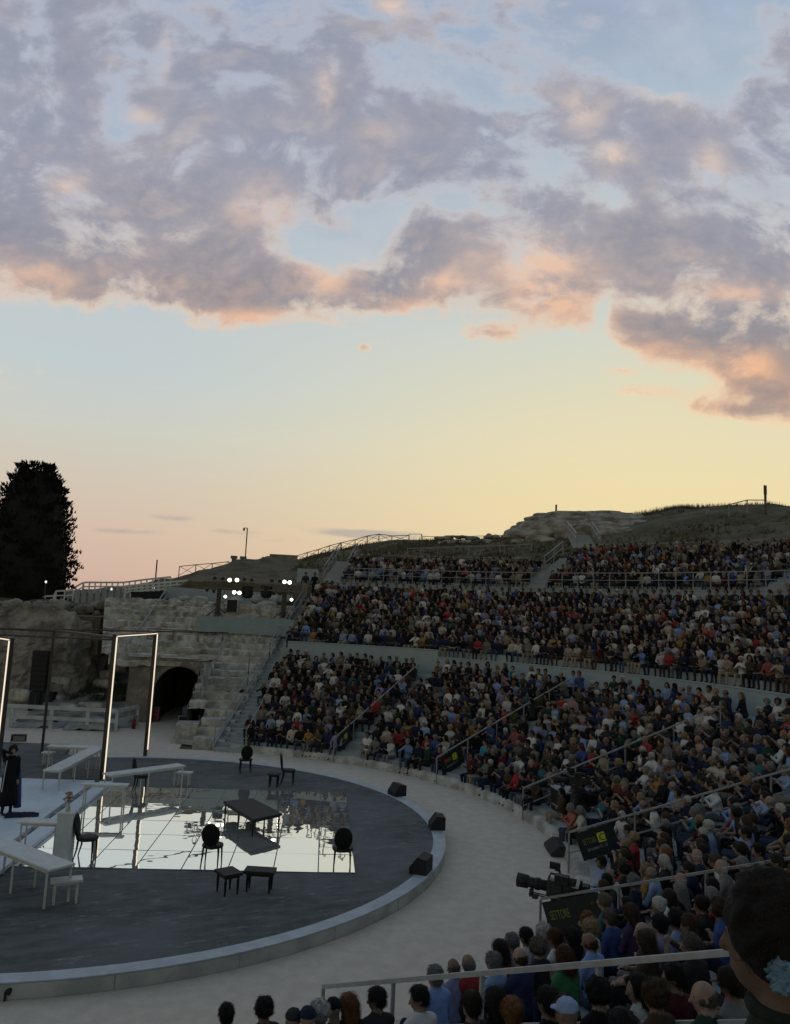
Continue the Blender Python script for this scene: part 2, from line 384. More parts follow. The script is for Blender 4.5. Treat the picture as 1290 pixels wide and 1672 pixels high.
mir.build('mirror_panel', mirrorm, mirr, local=False)
#, mirrorm), 'square of reflective mirror panels laid on the dark stage', 'mirror floor')
# white walkway with dark gaps, left of the mirror
ww = thing('white_walkway', 'large white boarded platform at the side of the mirror floor', 'platform', st(-2, 0))
wm = material('white_stage_boards', (.50, .58, .66), .55, var=.06, scale=1.3)
m = MB()
for (u0, u1, v0, v1) in ((-3.6, -1.30, -5.2, -.4), (-3.6, -1.30, -.39, 4.3), (-8, -3.61, -5.2, -.4), (-8, -3.61, -.39, 4.3)):
    m.prism([st(u0, v0), st(u1, v0), st(u1, v1), st(u0, v1)], HS+.002, HS+.14)
m.build('boards', wm, ww, local=False)
m = MB(); m.prism([st(-1.13, -5.2), st(-.72, -5.2), st(-.72, 4.3), st(-1.13, 4.3)], HS+.03, HS+.12); m.build('strip', wm, ww, local=False)
for v in np.arange(-5, 4.3, .75): MB().box(st(-1.215, v, HS+.10), (.17, .05, .04), AX).build('spacer', material('pale_wood_spacer', (.4, .36, .33), .7), ww, local=False)

# ------------------------------------------------------------------ stage furniture
def oval_chair(name):
    t = thing(name, '', '')
    m = MB(); m.lathe([(.235, 0), (.25, .02), (.245, .06), (.20, .075)], (0, 0, .42), 18); m.build('seat', black, t, True)
    Mt = np.array([[1, 0, 0], [0, math.cos(.16), -math.sin(.16)], [0, math.sin(.16), math.cos(.16)]])
    V = []; F = []; nn = 24
    for y0, sc in ((-.022, .86), (-.012, 1.0), (.012, 1.0), (.022, .86)):
        for j in range(nn):
            a = 2*math.pi*j/nn; V.append(Mt @ np.array([.215*sc*math.cos(a), y0, .265*sc*math.sin(a)])+np.array([0, -.265, .745]))
    F = [(i*nn+j, i*nn+(j+1) % nn, (i+1)*nn+(j+1) % nn, (i+1)*nn+j) for i in range(3) for j in range(nn)]+[tuple(range(nn)), tuple(range(4*nn-1, 3*nn-1, -1))]
    b = MB().add(V, F).build('backrest', blacklacq, t, True)
    for s in (-1, 1): MB().tube([(s*.13, -.20, .44), (s*.12, -.235, .54)], .018, 6).build('back_support', blacklacq, t)
    for sx, sy in ((-1, 1), (1, 1), (-1, -1), (1, -1)):
        MB().tube([(sx*.175, sy*.165, .43), (sx*.185, sy*.175, .25), (sx*.195, sy*(.18 if sy > 0 else .235), 0)], .026, 8, .014).build('leg', blacklacq, t)
    return t
chair_spots = [  # px, py of the feet centre, facing px direction, label
    (345, 1413, (412, 1330), 'black oval-backed chair before the low black table, nearer the two black front seats'),
    (558, 1418, (560, 1300), 'black oval-backed chair at the front corner of the mirror floor'),
    (140, 1401, (345, 1405), 'black oval-backed chair seen side-on beside the white plinth'),
    (230, 1291, (345, 1295), 'black oval-backed chair at the back corner of the mirror, before the long white table'),
    (400, 1260, (380, 1215), 'black oval-backed chair standing alone at the back of the dark stage'),
    (470, 1279, (560, 1283), 'black oval-backed chair seen side-on with a square black stool behind it')]
ch0 = None
for i, (px, py, f, lab) in enumerate(chair_spots):
    c = oval_chair('oval_back_chair') if ch0 is None else copy_tree(ch0)
    ch0 = ch0 or c
    p = at(px, py, HS+.017); q = at(*f, HS+.017); d = q-p
    c.location = (p[0], p[1], HS+.017 if i < 4 else HS); c.rotation_euler.z = math.atan2(d[1], d[0])-math.pi/2
    tag(c, lab, 'chair', 'black oval-backed chairs on the stage')
def table(name, corners, h, leg, topt, mat, legmat, label, cat, group=None, nlegs=2, turned=False, z0=HS):
    """corners: four xy points; legs along the long sides"""
    cs = [np.array(c[:2]) for c in corners]; mid = sum(cs)/4
    t = thing(name, label, cat, (mid[0], mid[1], z0), 0, group)
    rel = [c-mid for c in cs]
    m = MB(); m.prism(rel, h-topt, h); m.build('tabletop', mat, t)
    ins = [r*(1-.10/np.linalg.norm(r)) for r in rel]
    pts = []
    long_first = np.linalg.norm(rel[1]-rel[0]) > np.linalg.norm(rel[2]-rel[1])
    A = ((0, 1), (3, 2)) if long_first else ((1, 2), (0, 3))
    for a, b in A:
        for k in range(nlegs): pts.append(ins[a]+(ins[b]-ins[a])*k/(nlegs-1))
    m = MB()
    for k in range(4): m.bar((*ins[k], h-topt-.03), (*ins[(k+1) % 4], h-topt-.03), .035)
    m.build('apron', legmat, t)
    for p in pts:
        m = MB()
        if turned: m.lathe([(leg*.9, h-topt), (leg*1.1, h*.8), (leg*.7, h*.72), (leg, h*.6), (leg*.6, 0)], (p[0], p[1], 0), 10)
        else: m.bar((p[0], p[1], 0), (p[0], p[1], h-topt), leg)
        m.build('leg', legmat, t)
    return t
def quad(c, a, b):    # centre line start, end and width -> four corners
    pass
def strip(p, q, w, side=.5):
    p, q = np.array(p[:2]), np.array(q[:2]); d = (q-p)/np.linalg.norm(q-p); n_ = np.array([-d[1], d[0]])*w
    return [p-n_*side, q-n_*side, q+n_*(1-side), p+n_*(1-side)]
zt_ = HS+.017+.46
table('long_table', [at(365, 1308, zt_), at(412, 1303, zt_), at(461, 1328, zt_), at(414, 1338, zt_)], .46, .032, .06, black, blacklacq, 'long low black table in the middle of the mirror floor', 'table', None, 3, True, HS+.017)
table('low_stool', strip(st(4.08, -5.20), st(4.36, -5.62), .42), .44, .03, .06, black, blacklacq, 'square black low stool set at the end of the oblong black bench', 'stool', 'low black seats at the front of the stage', 2, True)
table('low_bench', strip(st(4.55, -5.22), st(5.2, -5.30), .36), .44, .03, .06, black, blacklacq, 'oblong black low bench beside a square stool on the front stage', 'bench', 'low black seats at the front of the stage', 2, True)
table('low_stool', strip(st(4.32, 4.83), st(4.72, 4.78), .40), .44, .028, .05, black, blacklacq, 'square black stool behind the side-on chair at the back of the stage', 'stool', None, 2, True)
WT = dict(mat=white_paint, legmat=material('pale_table_frame', (.42, .42, .39), .6, var=.08))
table('narrow_table', strip(st(-3.75, 7.0), st(-1.85, 6.95), .46), .75, .04, .04, WT['mat'], WT['legmat'], 'short narrow white table meeting the end of a longer one near the dark post', 'table', 'narrow white tables on the stage', 3)
table('narrow_table', strip(st(-2.0, 6.68), st(-2.2, 2.66), .52), .752, .04, .04, WT['mat'], WT['legmat'], 'long narrow white table running from the lit doorframe towards the white platform', 'table', 'narrow white tables on the stage', 4)
table('narrow_table', strip(st(-.46, 2.36), st(1.48, 4.24), .46), .75, .04, .04, WT['mat'], WT['legmat'], 'long narrow white table slanting away behind the chair at the back corner of the mirror', 'table', 'narrow white tables on the stage', 3)
table('narrow_table', strip(st(-.78, 1.06), st(.52, 1.06), .27), .75, .04, .035, WT['mat'], WT['legmat'], 'small narrow white table bridging the white strip and the mirror edge', 'table', 'narrow white tables on the stage', 2)
table('narrow_table', strip(st(-.98, -3.03), st(.0, -3.05), .42), .75, .04, .035, WT['mat'], WT['legmat'], 'small white table right behind the white flower plinth', 'table', 'narrow white tables on the stage', 2)
table('narrow_table', strip(st(-.95, -4.67), st(1.06, -6.34), .56), .75, .045, .04, WT['mat'], WT['legmat'], 'long white table at the front of the stage with a low bench at its end', 'table', 'narrow white tables on the stage', 3)
table('small_bench', strip(st(-4.05, 7.33), st(-3.65, 7.3), .3), .45, .04, .04, WT['mat'], WT['legmat'], 'small white bench by the dark post at the far corner of the stage', 'bench', 'small white benches on the stage')
table('small_bench', strip(st(1.3, 4.58), st(1.80, 4.5), .3), .45, .04, .04, WT['mat'], WT['legmat'], 'small white bench under the far end of the slanting white table', 'bench', 'small white benches on the stage')
table('small_bench', strip(st(.82, -6.22), st(1.38, -6.02), .3), .45, .045, .04, WT['mat'], WT['legmat'], 'small white bench at the end of the front white table', 'bench', 'small white benches on the stage')
# plinth with a vase of flowers
p = st(.22, -3.5, HS+.02); t = thing('flower_plinth', 'tall white square plinth beside the side-on black chair', 'plinth', p)
MB().box((0, 0, .52), (.34, .34, 1.04), AX).build('column', material('pale_plinth_paint', (.42, .47, .49), .5, var=.04), t)
MB().box((0, 0, 1.055), (.37, .37, .03), AX).build('cap', white_paint, t)
t = thing('flower_vase', 'small pale vase of flowers on top of the white plinth', 'vase', p+np.array([0, 0, 1.071]))
MB().lathe([(.04, 0), (.06, .06), (.045, .14), (.03, .18), (.04, .2)], n=12).build('vase', WT['legmat'], t, True)
m = MB(); rg = np.random.default_rng(3)
for k in range(34):
    a, r = rg.uniform(0, 6.28), rg.uniform(.02, .13); e = np.array([r*math.cos(a), r*math.sin(a), rg.uniform(.26, .44)])
    m.tube([(0, 0, .18), e*[.5, .5, .75], e], .004, 3)
    V, F = rock(e, (.06, .06, .05), k, 1, .2, .1); m.add(V, F)
m.build('flowers', material('pale_flowers', (.40, .40, .36), .8, second=(.2, .08, .08), scale=20), t)

# ------------------------------------------------------------------ lit doorframes and black rig
def portal(a, b, h, label):
    a, b = np.array(a), np.array(b); t = thing('lit_doorframe', label, 'doorframe', (a+b)/2, 0, 'tall lit doorframes on the stage')
    t.location.z = HS
    A, B = a-(a+b)/2, b-(a+b)/2; A[2] = B[2] = 0; d = (B-A)/np.linalg.norm(B-A); H = np.array([0, 0, h])
    uh = np.array([d[1], -d[0], 0])
    for P_, s in ((A, 1), (B, -1)):
        MB().box(P_+H/2, (.10, .13, h), math.atan2(d[1], d[0])).build('post', blackm, t)
        c = P_+uh*.080; z0 = .25 if s < 0 else .0
        MB().box(c+np.array([0, 0, (h+z0)/2]), (.018, .05, h-z0), math.atan2(d[1], d[0])).build('light_strip', led, t)
    MB().box((A+B)/2+H+np.array([0, 0, .05]), (np.linalg.norm(B-A)+.1, .13, .1), math.atan2(d[1], d[0])).build('lintel', blackm, t)
    MB().box((A+B)/2+H+uh*.080+np.array([0, 0, .03]), (np.linalg.norm(B-A)-.1, .05, .03), math.atan2(d[1], d[0])).build('light_strip', led, t)
    return t
portal(st(-1.32, 5.19), st(-.86, 9.60), 4.78, 'tall doorframe outlined in white light beside the slanting white table')
portal(st(-6.6, 6.9), st(-4.40, 4.25), 4.55, 'tall lit doorframe partly cut off by the photo edge')
t = thing('black_pipe_rig', 'thin black pipe frame spanning high across the back of the stage', 'frame', st(-4.8, 9.4, HS))
MB().bar(st(-4.79, 9.46, HS), st(-4.79, 9.46, 5.05), .10).build('post', blackm, t, local=False)
m = MB(); m.bar(st(-4.79, 9.46, 5.02), st(-1.32, 5.25, 5.02), .09); m.bar(st(-4.79, 9.46, 5.0), st(-14, 9.6, 5.0), .09); m.bar(st(-1.3, 5.3, 4.95), st(-12, 4.9, 4.95), .06)
m.bar(st(-4.79, 9.46, 5.06), st(1.5, 14.0, 5.10), .05); m.build('crossbar', blackm, t, local=False)

# ------------------------------------------------------------------ stage monitors, floor light
def wedge(name, p, face, w, d, h, label, group, m_=black):
    t = thing(name, label, 'speaker', p, face, group)
    prof = [(-d/2, 0), (d/2, 0), (d/2, h*.35), (0.05*d, h), (-d/2, h*.9)]
    V = [(x, -w/2, z) for x, z in prof]+[(x, w/2, z) for x, z in prof]; k = len(prof)
    MB().add(V, [tuple(range(k)), tuple(range(2*k-1, k-1, -1))]+[(i, k+i, k+(i+1) % k, (i+1) % k) for i in range(k)]).build('cabinet', m_, t)
    a = np.array([d/2, h*.35]); b = np.array([.05*d, h]); c = (a+b)/2; nrm = np.array([b[1]-a[1], a[0]-b[0]]); nrm /= np.linalg.norm(nrm)
    e = (b-a)*.43
    g_ = [(c-e)+nrm*.006, (c+e)+nrm*.006]
    MB().add([(g_[0][0], -w*.45, g_[0][1]), (g_[0][0], w*.45, g_[0][1]), (g_[1][0], w*.45, g_[1][1]), (g_[1][0], -w*.45, g_[1][1])], [(0, 1, 2, 3)]).build('grille', material('speaker_mesh', (.03, .03, .032), .9, var=.3, scale=60), t)
    return t
G1 = 'black wedge speakers on the stage rim'
for px, py, lab in ((648, 1301, 'small black wedge speaker on the pale rim farthest along the curve'), (713, 1355, 'black wedge speaker midway round the pale stage rim'), (687, 1426, 'larger-looking black wedge speaker on the near curve of the pale stage rim')):
    p = at(px, py-3, HS); wedge('wedge_speaker', (p[0], p[1], HS), math.atan2(p[1], p[0])+math.pi, .54, .42, .38, lab, G1)
GK = 'grey covered floor speakers at the foot of the seats'
pg = material('dark_grey_cover', (.03, .034, .036), .8, var=.2)
for px, py, lab in ((708, 1266, 'dark covered speaker lying at the kerb beside the stair with the small yellow sign'), (905, 1388, 'dark covered speaker lying at the kerb beside the stair with the C sign')):
    p = at(px, py, .05); wedge('floor_speaker', (p[0]*1.005, p[1]*1.005, .02), math.atan2(p[1], p[0])+math.pi, 1.0, .5, .26, lab, GK, pg)
p = at(30, 1212, HS); t = thing('floor_lamp', 'small black box light on the far edge of the stage', 'lamp', (p[0], p[1], HS))
MB().box((0, 0, .17), (.55, .22, .26), -.2).build('housing', black, t); MB().box((0.02, -.115, .17), (.46, .02, .18), -.2).build('glass', material('grey_lamp_glass', (.16, .17, .17), .2), t)
m = MB(); m.tube([(-.3, 0, 0), (-.3, 0, .34), (.3, -.1, .34), (.3, -.1, 0)], .015, 5); m.build('bracket', blackm, t)
p = at(12, 1612, .2); t = thing('clip_light', 'small black lamp fixed to the stage riser at the front', 'lamp', (p[0], p[1], 0))
MB().tube([(0, 0, .10), (.10, .10, .22)], .05, 8).build('lamp_head', black, t); MB().tube([(-.02, 0, 0), (-.02, -.0, .12)], .02, 6).build('bracket', blackm, t)

# ------------------------------------------------------------------ seating tiers
TR = .76
def lowR(i): return 13.22+TR*i
def lowZ(i): return .40+.285*i
def midR(j): return 22.72+TR*j
def midZ(j): return 4.48+.298*j
def upR(k): return 32.4+TR*k
def upZ(k): return 8.6+.298*k
NL, NM, NU = 11, 11, 9
def steps(R0, Z0, n, base, tail, dz=.298):
    p = [(R0, base)]
    for i in range(n): p += [(R0+TR*i, Z0+dz*i), (R0+TR*(i+1), Z0+dz*i)]
    p[-1] = (tail, p[-1][1]); return p+[(tail, base)]
structure(MB().ring([(RO, -.02), (RO+.06, .26), (RO+.16, .30), (RO+.5, .30), (RO+.5, -.02)], -112, 66.2, 220).build('stone_kerb', stone))
structure(MB().ring(steps(lowR(0), lowZ(0), NL, -.3, 22.0, .285), -112, 66.3, 150).build('lower_seating_terrace', board))
structure(MB().ring([(22.13, .5), (22.13, 4.17), (midR(0)-.004, 4.17)]+steps(midR(0), midZ(0), NM, .5, 31.2)[1:], -40, 66.3, 100).build('middle_seating_terrace', board))
structure(MB().ring([(31.2, 4), (31.2, HU-.12), (32.5, HU-.12), (32.5, 4)], -22, 66, 80).build('upper_walkway_path', board))
structure(MB().ring(steps(upR(0), upZ(0), NU, 4, 39.2), -22, 39, 60).build('upper_seating_terrace', board))
structure(MB().ring(steps(upR(0), upZ(0), 5, 4, 36.7), 39.05, 65.2, 40).build('upper_seating_terrace', board))
def ring_wall(name, prof, a0, a1, label, n=50, mat=boardp, cat='wall', group=None):
    o = MB().ring(prof, a0, a1, n).build(name, mat); return tag(o, label, cat, group)
ring_wall('parapet_wall', [(RD+.02, 3.0), (RD+.02, HD-.05), (RD-.01, HD-.05), (RD-.01, HD), (RD+.16, HD), (RD+.16, 3.0)], -40, 42.4, 'long pale grey parapet wall curving between the lower and middle seating tiers', 80)
ring_wall('parapet_wall', [(RD+.02, 3.0), (RD+.02, HD+.30), (RD-.01, HD+.30), (RD-.01, HD+.35), (RD+.16, HD+.35), (RD+.16, 3.0)], 42.5, 65.2, 'raised end of the grey parapet wall next to the long side staircase', 30)
ring_wall('upper_wall', [(RU-.15, 7.3), (RU-.15, HU-.05), (RU-.19, HU-.05), (RU-.19, HU), (RU, HU), (RU, 7.3)], -22, 65.0, 'grey wall carrying the white railing below the upper seating tier', 70)

def stair(name, a, w, R0, R1, Z0, label, group, mat=board, rise=.149, tread=.4, side=False):
    t = thing(name, label, 'staircase', pol(R0, a, 0), rad(a), group)
    m = MB(); k = int(round((R1-R0)/tread))
    for i in range(k): m.box((i*tread+tread/2+.003, 0, (Z0+rise*(i+1))/2-.25), (tread-.006, w, Z0+rise*(i+1)+.5))
    m.build('step', mat, t)
    if side:
        for s in (-1, 1):
            L = R1-R0; zz = Z0+rise*k
            m = MB(); pts = [(0, -.1), (0, Z0+.25), (L, zz+.25), (L, zz-1.0)]
            m.add([(x, s*(w/2+.03)-.02, z) for x, z in pts]+[(x, s*(w/2+.03)+.02, z) for x, z in pts], [(0, 1, 2, 3), (7, 6, 5, 4), (0, 4, 5, 1), (1, 5, 6, 2), (2, 6, 7, 3), (3, 7, 4, 0)])
            m.build('side_panel', boardp, t)
    return t
GS = 'staircases rising between the seating blocks'
stair_names = {66: 'long grey staircase at the end of the seats beside the ruined steps', 42: 'grey staircase with the second sign, next after the long side stair', 18: 'grey staircase with the small yellow sign at its foot',
               -6.5: 'grey staircase whose rail carries a coiled cable ring', -29.5: 'grey staircase with the large C sign', -53.5: 'grey staircase beside the television camera', -76.5: 'grey staircase behind the long white front handrail'}
for a in STAIRS[:-1]:
    stair('staircase', a, 1.35 if a == 66 else .95, 12.85 if a < 66 else 12.7, 22.0, .02, stair_names[a], GS, side=(a == 66))
stair('staircase', 66.0, 1.35, 22.0, 31.3, 3.45, 'upper flight of the side staircase climbing past the lamp towers', GS, side=True, rise=.158)
for a, lab in ((64.2, 'short grey flight at the end of the upper seats'), (39, 'grey flight through the middle of the upper seats'), (13, 'grey flight through the upper seats near the photo edge')):
    stair('staircase', a, 1.3, 32.3, 36.7 if a > 60 else 38.8, 8.45, lab, GS)

# ------------------------------------------------------------------ handrails
def handrail(label, pts, h, spacing, mat=railm, w=.05, mid=.5, group=None, name='handrail', posts=True, cat='handrail', first=True):
    """pts: ground polyline; posts at regular spacing"""
    pts = [np.array(p, float) for p in pts]; t = thing(name, label, cat, pts[0], 0, group)
    m = MB()
    for a, b in zip(pts[:-1], pts[1:]): m.bar(a+[0, 0, h], b+[0, 0, h], w)
    m.build('top_rail', mat, t, local=False)
    if mid:
        m = MB()
        for a, b in zip(pts[:-1], pts[1:]): m.bar(a+[0, 0, h*mid], b+[0, 0, h*mid], w*.8)
        m.build('mid_rail', mat, t, local=False)
    seg = [np.linalg.norm(b-a) for a, b in zip(pts[:-1], pts[1:])]; tot = sum(seg); n_ = max(1, int(round(tot/spacing)))
    first_post = None
    for k in range(n_+1):
        s = tot*k/n_; i = 0
        while i < len(seg)-1 and s > seg[i]: s -= seg[i]; i += 1
        p = pts[i]+(pts[i+1]-pts[i])*min(s/seg[i], 1)
        m = MB(); m.bar(p+[0, 0, -.02], p+[0, 0, h-.02], w*.85); m.build('post', mat, t, local=False)
    return t
GR = 'sloping handrails on the stairs'
def stair_rail(a, off, R0, R1, label, z0=.02, mid=None, sp=1.7, h=1.0, slope=.375, w=.042):
    d = pol(1, a); n_ = np.array([-d[1], d[0], 0]); f = lambda R: d*R+n_*off+np.array([0, 0, z0+slope*(R-12.85)])
    return handrail(label, [f(R0), f(R1)], h, sp, group=GR, mid=mid, w=w)
stair_rail(66, .70, 12.75, 22.0, 'lower handrail on the ruin side of the long side staircase', mid=.5)
stair_rail(66, -.70, 12.75, 16.0, 'short handrail at the foot of the long side staircase on the audience side', mid=.5)
stair_rail(66, .70, 22.0, 31.2, 'upper handrail of the side staircase beside the grey panel', mid=.5, z0=.05)
stair_rail(42, .5, 12.75, 20.4, 'handrail with a dark sign at its foot, first after the long side staircase')
stair_rail(18, .5, 12.75, 20.6, 'handrail with the small yellow C sign at its foot')
stair_rail(-6.5, .5, 12.75, 19.9, 'handrail with a black cable ring hung on its lowest post', mid=.45)
stair_rail(-29.5, .5, 12.75, 20.8, 'handrail carrying the large black C sign', mid=.5)
stair_rail(-53.5, .5, 12.9, 20.4, 'handrail just behind the television camera', mid=.5)
a_, b_ = at(528, 1611, 1.10), at(1190, 1555, 3.62)
handrail('wide white handrail nearest the viewer, crossing above the heads', [a_-[0, 0, 1.0], b_-[0, 0, 1.0], b_+(b_-a_)*.3-[0, 0, 1.0]], 1.0, 1.75, mat=material('pale_handrail', (.30, .31, .315), .5, var=.08, scale=6), mid=.46, w=.052, group=GR)
def ring_pts(R, a0, a1, z, n=14): return [pol(R, a, z) for a in np.linspace(a0, a1, n)]
handrail('white two-bar railing along the wall below the upper seats', ring_pts(RU-.08, -6, 63, HU, 30), .95, 1.02, mid=.55, w=.05, name='railing', cat='railing')
handrail('pale railing behind the last upper row, right of the small bridge stair', ring_pts(39.3, -5, 36.5, 10.95, 16), .95, 2.0, mid=.5, w=.06, name='railing', cat='railing')
handrail('pale railing behind the last upper row, left of the small bridge stair', ring_pts(36.75, 42.5, 60, 9.75, 10), .95, 2.0, mid=.5, w=.06, name='railing', cat='railing')
def up_rail(a, off, R0, R1, label, z0=8.5):
    d = pol(1, a); n_ = np.array([-d[1], d[0], 0]); f = lambda R: d*R+n_*off+np.array([0, 0, z0+.39*(R-32.3)])
    handrail(label, [f(R0), f(R1)], .95, 1.6, mid=.5, w=.06, group='handrails on the upper flights')
up_rail(64.2, .68, 32.3, 38.0, 'handrail on the hill side of the short flight at the end of the upper seats')
up_rail(64.2, -.68, 34.0, 38.0, 'handrail on the audience side of the short flight at the end of the upper seats')
up_rail(39, .68, 35.5, 39.2, 'white handrail at the top of the flight below the rock outcrop')

# ------------------------------------------------------------------ signs
yel = material('sign_yellow', srgb(178, 182, 60), .6, var=.05); sgn = material('sign_black', (.012, .016, .018), .5, var=.08)
olive = material('sign_olive_letters', srgb(112, 118, 58), .6, var=.05); pale = material('sign_pale_letters', srgb(150, 152, 155), .6, var=.05); dkink = material('sign_ink', (.03, .035, .02), .6, var=.05)
def sector_sign(a, off, R0, L, H, label, plain=False, back=False):
    d = pol(1, a); n_ = np.array([-d[1], d[0], 0]); up = np.array([0, 0, 1.0])
    e = d*math.cos(.372)+up*math.sin(.372); q = np.cross(n_, e)                      # along the rail, and up from it
    if q[2] < 0: q = -q
    o = d*R0+n_*off+np.array([0, 0, .02+.39*(R0-12.85)+.94])-q*H
    t = thing('sector_sign', label, 'sign', o, 0, 'black sector signs hung on the handrails')
    M = np.array([e, q, np.cross(e, q)]).T; z = M[:, 2]; flip = z @ (np.array([CAM[0], CAM[1], 2])-o) < 0
    MB().box(e*L/2+q*H/2, (L, H, .02), M=M).build('panel', sgn, t)
    ee = -e if flip else e; zz = -z if flip else z
    T = Matrix(((ee[0], q[0], zz[0], 0), (ee[1], q[1], zz[1], 0), (ee[2], q[2], zz[2], 0), (0, 0, 0, 1)))
    org = (e*L if flip else 0*e)+zz*.013
    def TM(x, y): return Matrix.Translation(Vector(org+ee*x+q*y)) @ T
    nar = lambda k: Matrix.Diagonal((k, 1, 1, 1))
    if plain:
        text_mesh('lettering', 'SETTORE', .22, olive, t, TM(.09, .58*H) @ nar(.46)); return t
    text_mesh('lettering', 'SETTORE', .30*H, olive, t, TM(.13*L, .52*H) @ nar(.38*L/(7*.30*H*.62)))
    c = org+ee*(.63*L)+q*(.64*H)
    MB().box(c, (.20*L, .34*H, .006), M=np.array([ee, q, zz]).T).build('yellow_square', yel, t)
    text_mesh('lettering', 'C', .34*H, dkink, t, TM(.565*L, .52*H) @ Matrix.Translation((0, 0, .005)))
    text_mesh('lettering', 'dal numero 15 - 19', .17*H, pale, t, TM(.18*L, .28*H) @ nar(.64*L/(18*.17*H*.52)))
    return t
sector_sign(-29.5, .45, 12.88, .98, .68, 'large black sign reading SETTORE C with a yellow square, on the handrail by the kerb')
sector_sign(18, .45, 12.85, 1.12, .72, 'smaller-looking black SETTORE C sign at the foot of the stair with a covered speaker')
sector_sign(-53.5, .45, 12.95, 1.15, .76, 'black sector sign half hidden behind the television camera', plain=True)
sector_sign(42, .45, 12.85, 1.1, .62, 'black sector sign at the foot of the first stair after the side staircase')
p = at_cyl(534, 956.5, 31.0); t = thing('hanging_sign', 'small dark green sign at the corner of the upper wall', 'sign', p, 0)
MB().box((0, 0, 0), (.72, .05, .40), rad(-20)).build('panel', material('sign_dark_green', (.012, .03, .022), .5, var=.1), t)
MB().box((.12*math.cos(.35), -.12*math.sin(.35)-.03, .06), (.26, .03, .07), rad(-20)).build('pale_bar', pale, t)
# cable ring on the lowest post
d = pol(1, -6.5); p = pol(12.95, -6.5, .55)+np.array([-d[1], d[0], 0])*.45
o = MB().torus((0, 0, 0), .20, .02, M=np.array([[.8, -.6, 0], [.6, .8, 0], [0, 0, 1]])).build('cable_ring', black, None, True); o.location = Vector(p+np.array([-.2, -.08, 0]))
tag(o, 'black cable ring hanging on the lowest handrail post by the kerb', 'cable ring')

# ------------------------------------------------------------------ ruined steps, arch, rubble on the far side
def fnoise(P, f, seed):
    rg = np.random.default_rng(seed); s = 0
    for k in range(5):
        s = s+np.sin(P @ rg.normal(size=(3, 5))*f*(1.7**k)+rg.uniform(0, 6.28, 5)).mean(-1)/(1.45**k)
    return s
def rough_ring(name, prof, a0, a1, na, mat, amp=.10, seed=1, sub=4, az=None):
    pr = []
    for (R, z), (R2, z2) in zip(prof[:-1], prof[1:]):
        k = max(1, int(max(abs(R2-R), abs(z2-z))/.2))
        pr += [(R+(R2-R)*i/k, z+(z2-z)*i/k) for i in range(k)]
    pr.append(prof[-1]); P = np.array([[pol(R, a, z) for R, z in pr] for a in np.linspace(a0, a1, na)])
    nz = fnoise(P, 1.2, seed)[..., None]; n2 = fnoise(P, 3.5, seed+5)[..., None]
    rdir = P*np.array([1, 1, 0]); rdir /= np.linalg.norm(rdir, axis=-1, keepdims=True)
    n3 = fnoise(P*np.array([1, 1, 2.5]), 7.0, seed+9)[..., None]
    P = P+rdir*(nz*amp*1.3+n2*amp*.8+n3*amp*.5)+np.array([0, 0, 1.0])*(n2*amp*.35+n3*amp*.3+np.minimum(nz, 0)*amp*.7)
    return structure(MB().grid(P.tolist()).build(name, mat, None))
lowp = [(13.3, -.1)]+[q for i in range(11) for q in ((13.3+.8*i, .45+.312*i), (14.1+.8*i, .45+.312*i))]
rough_ring('ruined_stone_steps_terrain', lowp, 67.6, 73.8, 60, stone, .085, 3)
rough_ring('ruined_stone_steps_terrain', lowp[7:], 73.8, 76.9, 40, stone, .085, 3)
rough_ring('ruined_stone_steps_terrain', [(20.55, 3.0)]+lowp[19:], 76.9, 90.5, 110, stone, .085, 3)
midp = [(22.1, 3.5)]+[q for i in range(9) for q in ((22.1+.8*i, 3.9+.33*i), (22.9+.8*i, 3.9+.33*i))]
rough_ring('ruined_stone_steps_terrain', midp, 67.5, 91.5, 170, stone, .15, 8)
# side faces of the step blocks
m = MB()
for aa, Ra, Rb in ((67.55, 13.4, 29.2), (73.85, 13.45, 16.6), (76.95, 16.0, 20.3)):
    P = [[pol(R, aa+.12*math.sin(R*3+z*2), z) for z in np.linspace(-.1, max(.3, .35+.39*(R-13.3)), 14)] for R in np.arange(Ra, Rb, .25)]
    m.grid(P)
structure(m.build('step_end_wall', stone))
def rough_grid(P, f, amp, seed, axis):
    P = np.array(P, float); n1 = fnoise(P, f, seed)[..., None]; n2 = fnoise(P, f*3.1, seed+3)[..., None]
    return P+np.array(axis)*(n1*amp+n2*amp*.45)
vdir = st(0, 1); udir = st(1, 0)
# arch wall
arch = thing('arched_wall', 'rough stone wall with a dark round-topped tunnel mouth under the ruined steps', 'wall', st(-2.4, 20.5))
uc, hw, hs_, = -1.66, 1.28, 1.62
def archz(u):
    x = abs(u-uc)
    return 0 if x >= hw else hs_+math.sqrt(max(hw*hw-x*x, 0))*1.05
us = sorted(set(list(np.linspace(-4.35, .1, 64))+[uc-hw, uc+hw, uc-hw-.001, uc+hw+.001]))
P = [[st(u, 20.5-.02, archz(u)+(3.42-archz(u))*k/16) for k in range(17)] for u in us]
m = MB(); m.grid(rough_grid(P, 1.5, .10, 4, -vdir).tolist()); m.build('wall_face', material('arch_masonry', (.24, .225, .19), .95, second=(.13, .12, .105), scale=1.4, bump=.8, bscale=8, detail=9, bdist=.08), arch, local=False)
an = np.linspace(0, math.pi, 22); curve = [(uc+hw, 0), (uc+hw, .9)]+[(uc+hw*math.cos(a), hs_+hw*1.05*math.sin(a)) for a in an]+[(uc-hw, .9), (uc-hw, 0)]
P = [[st(u, v, z) for u, z in curve] for v in np.linspace(20.42, 27, 14)]
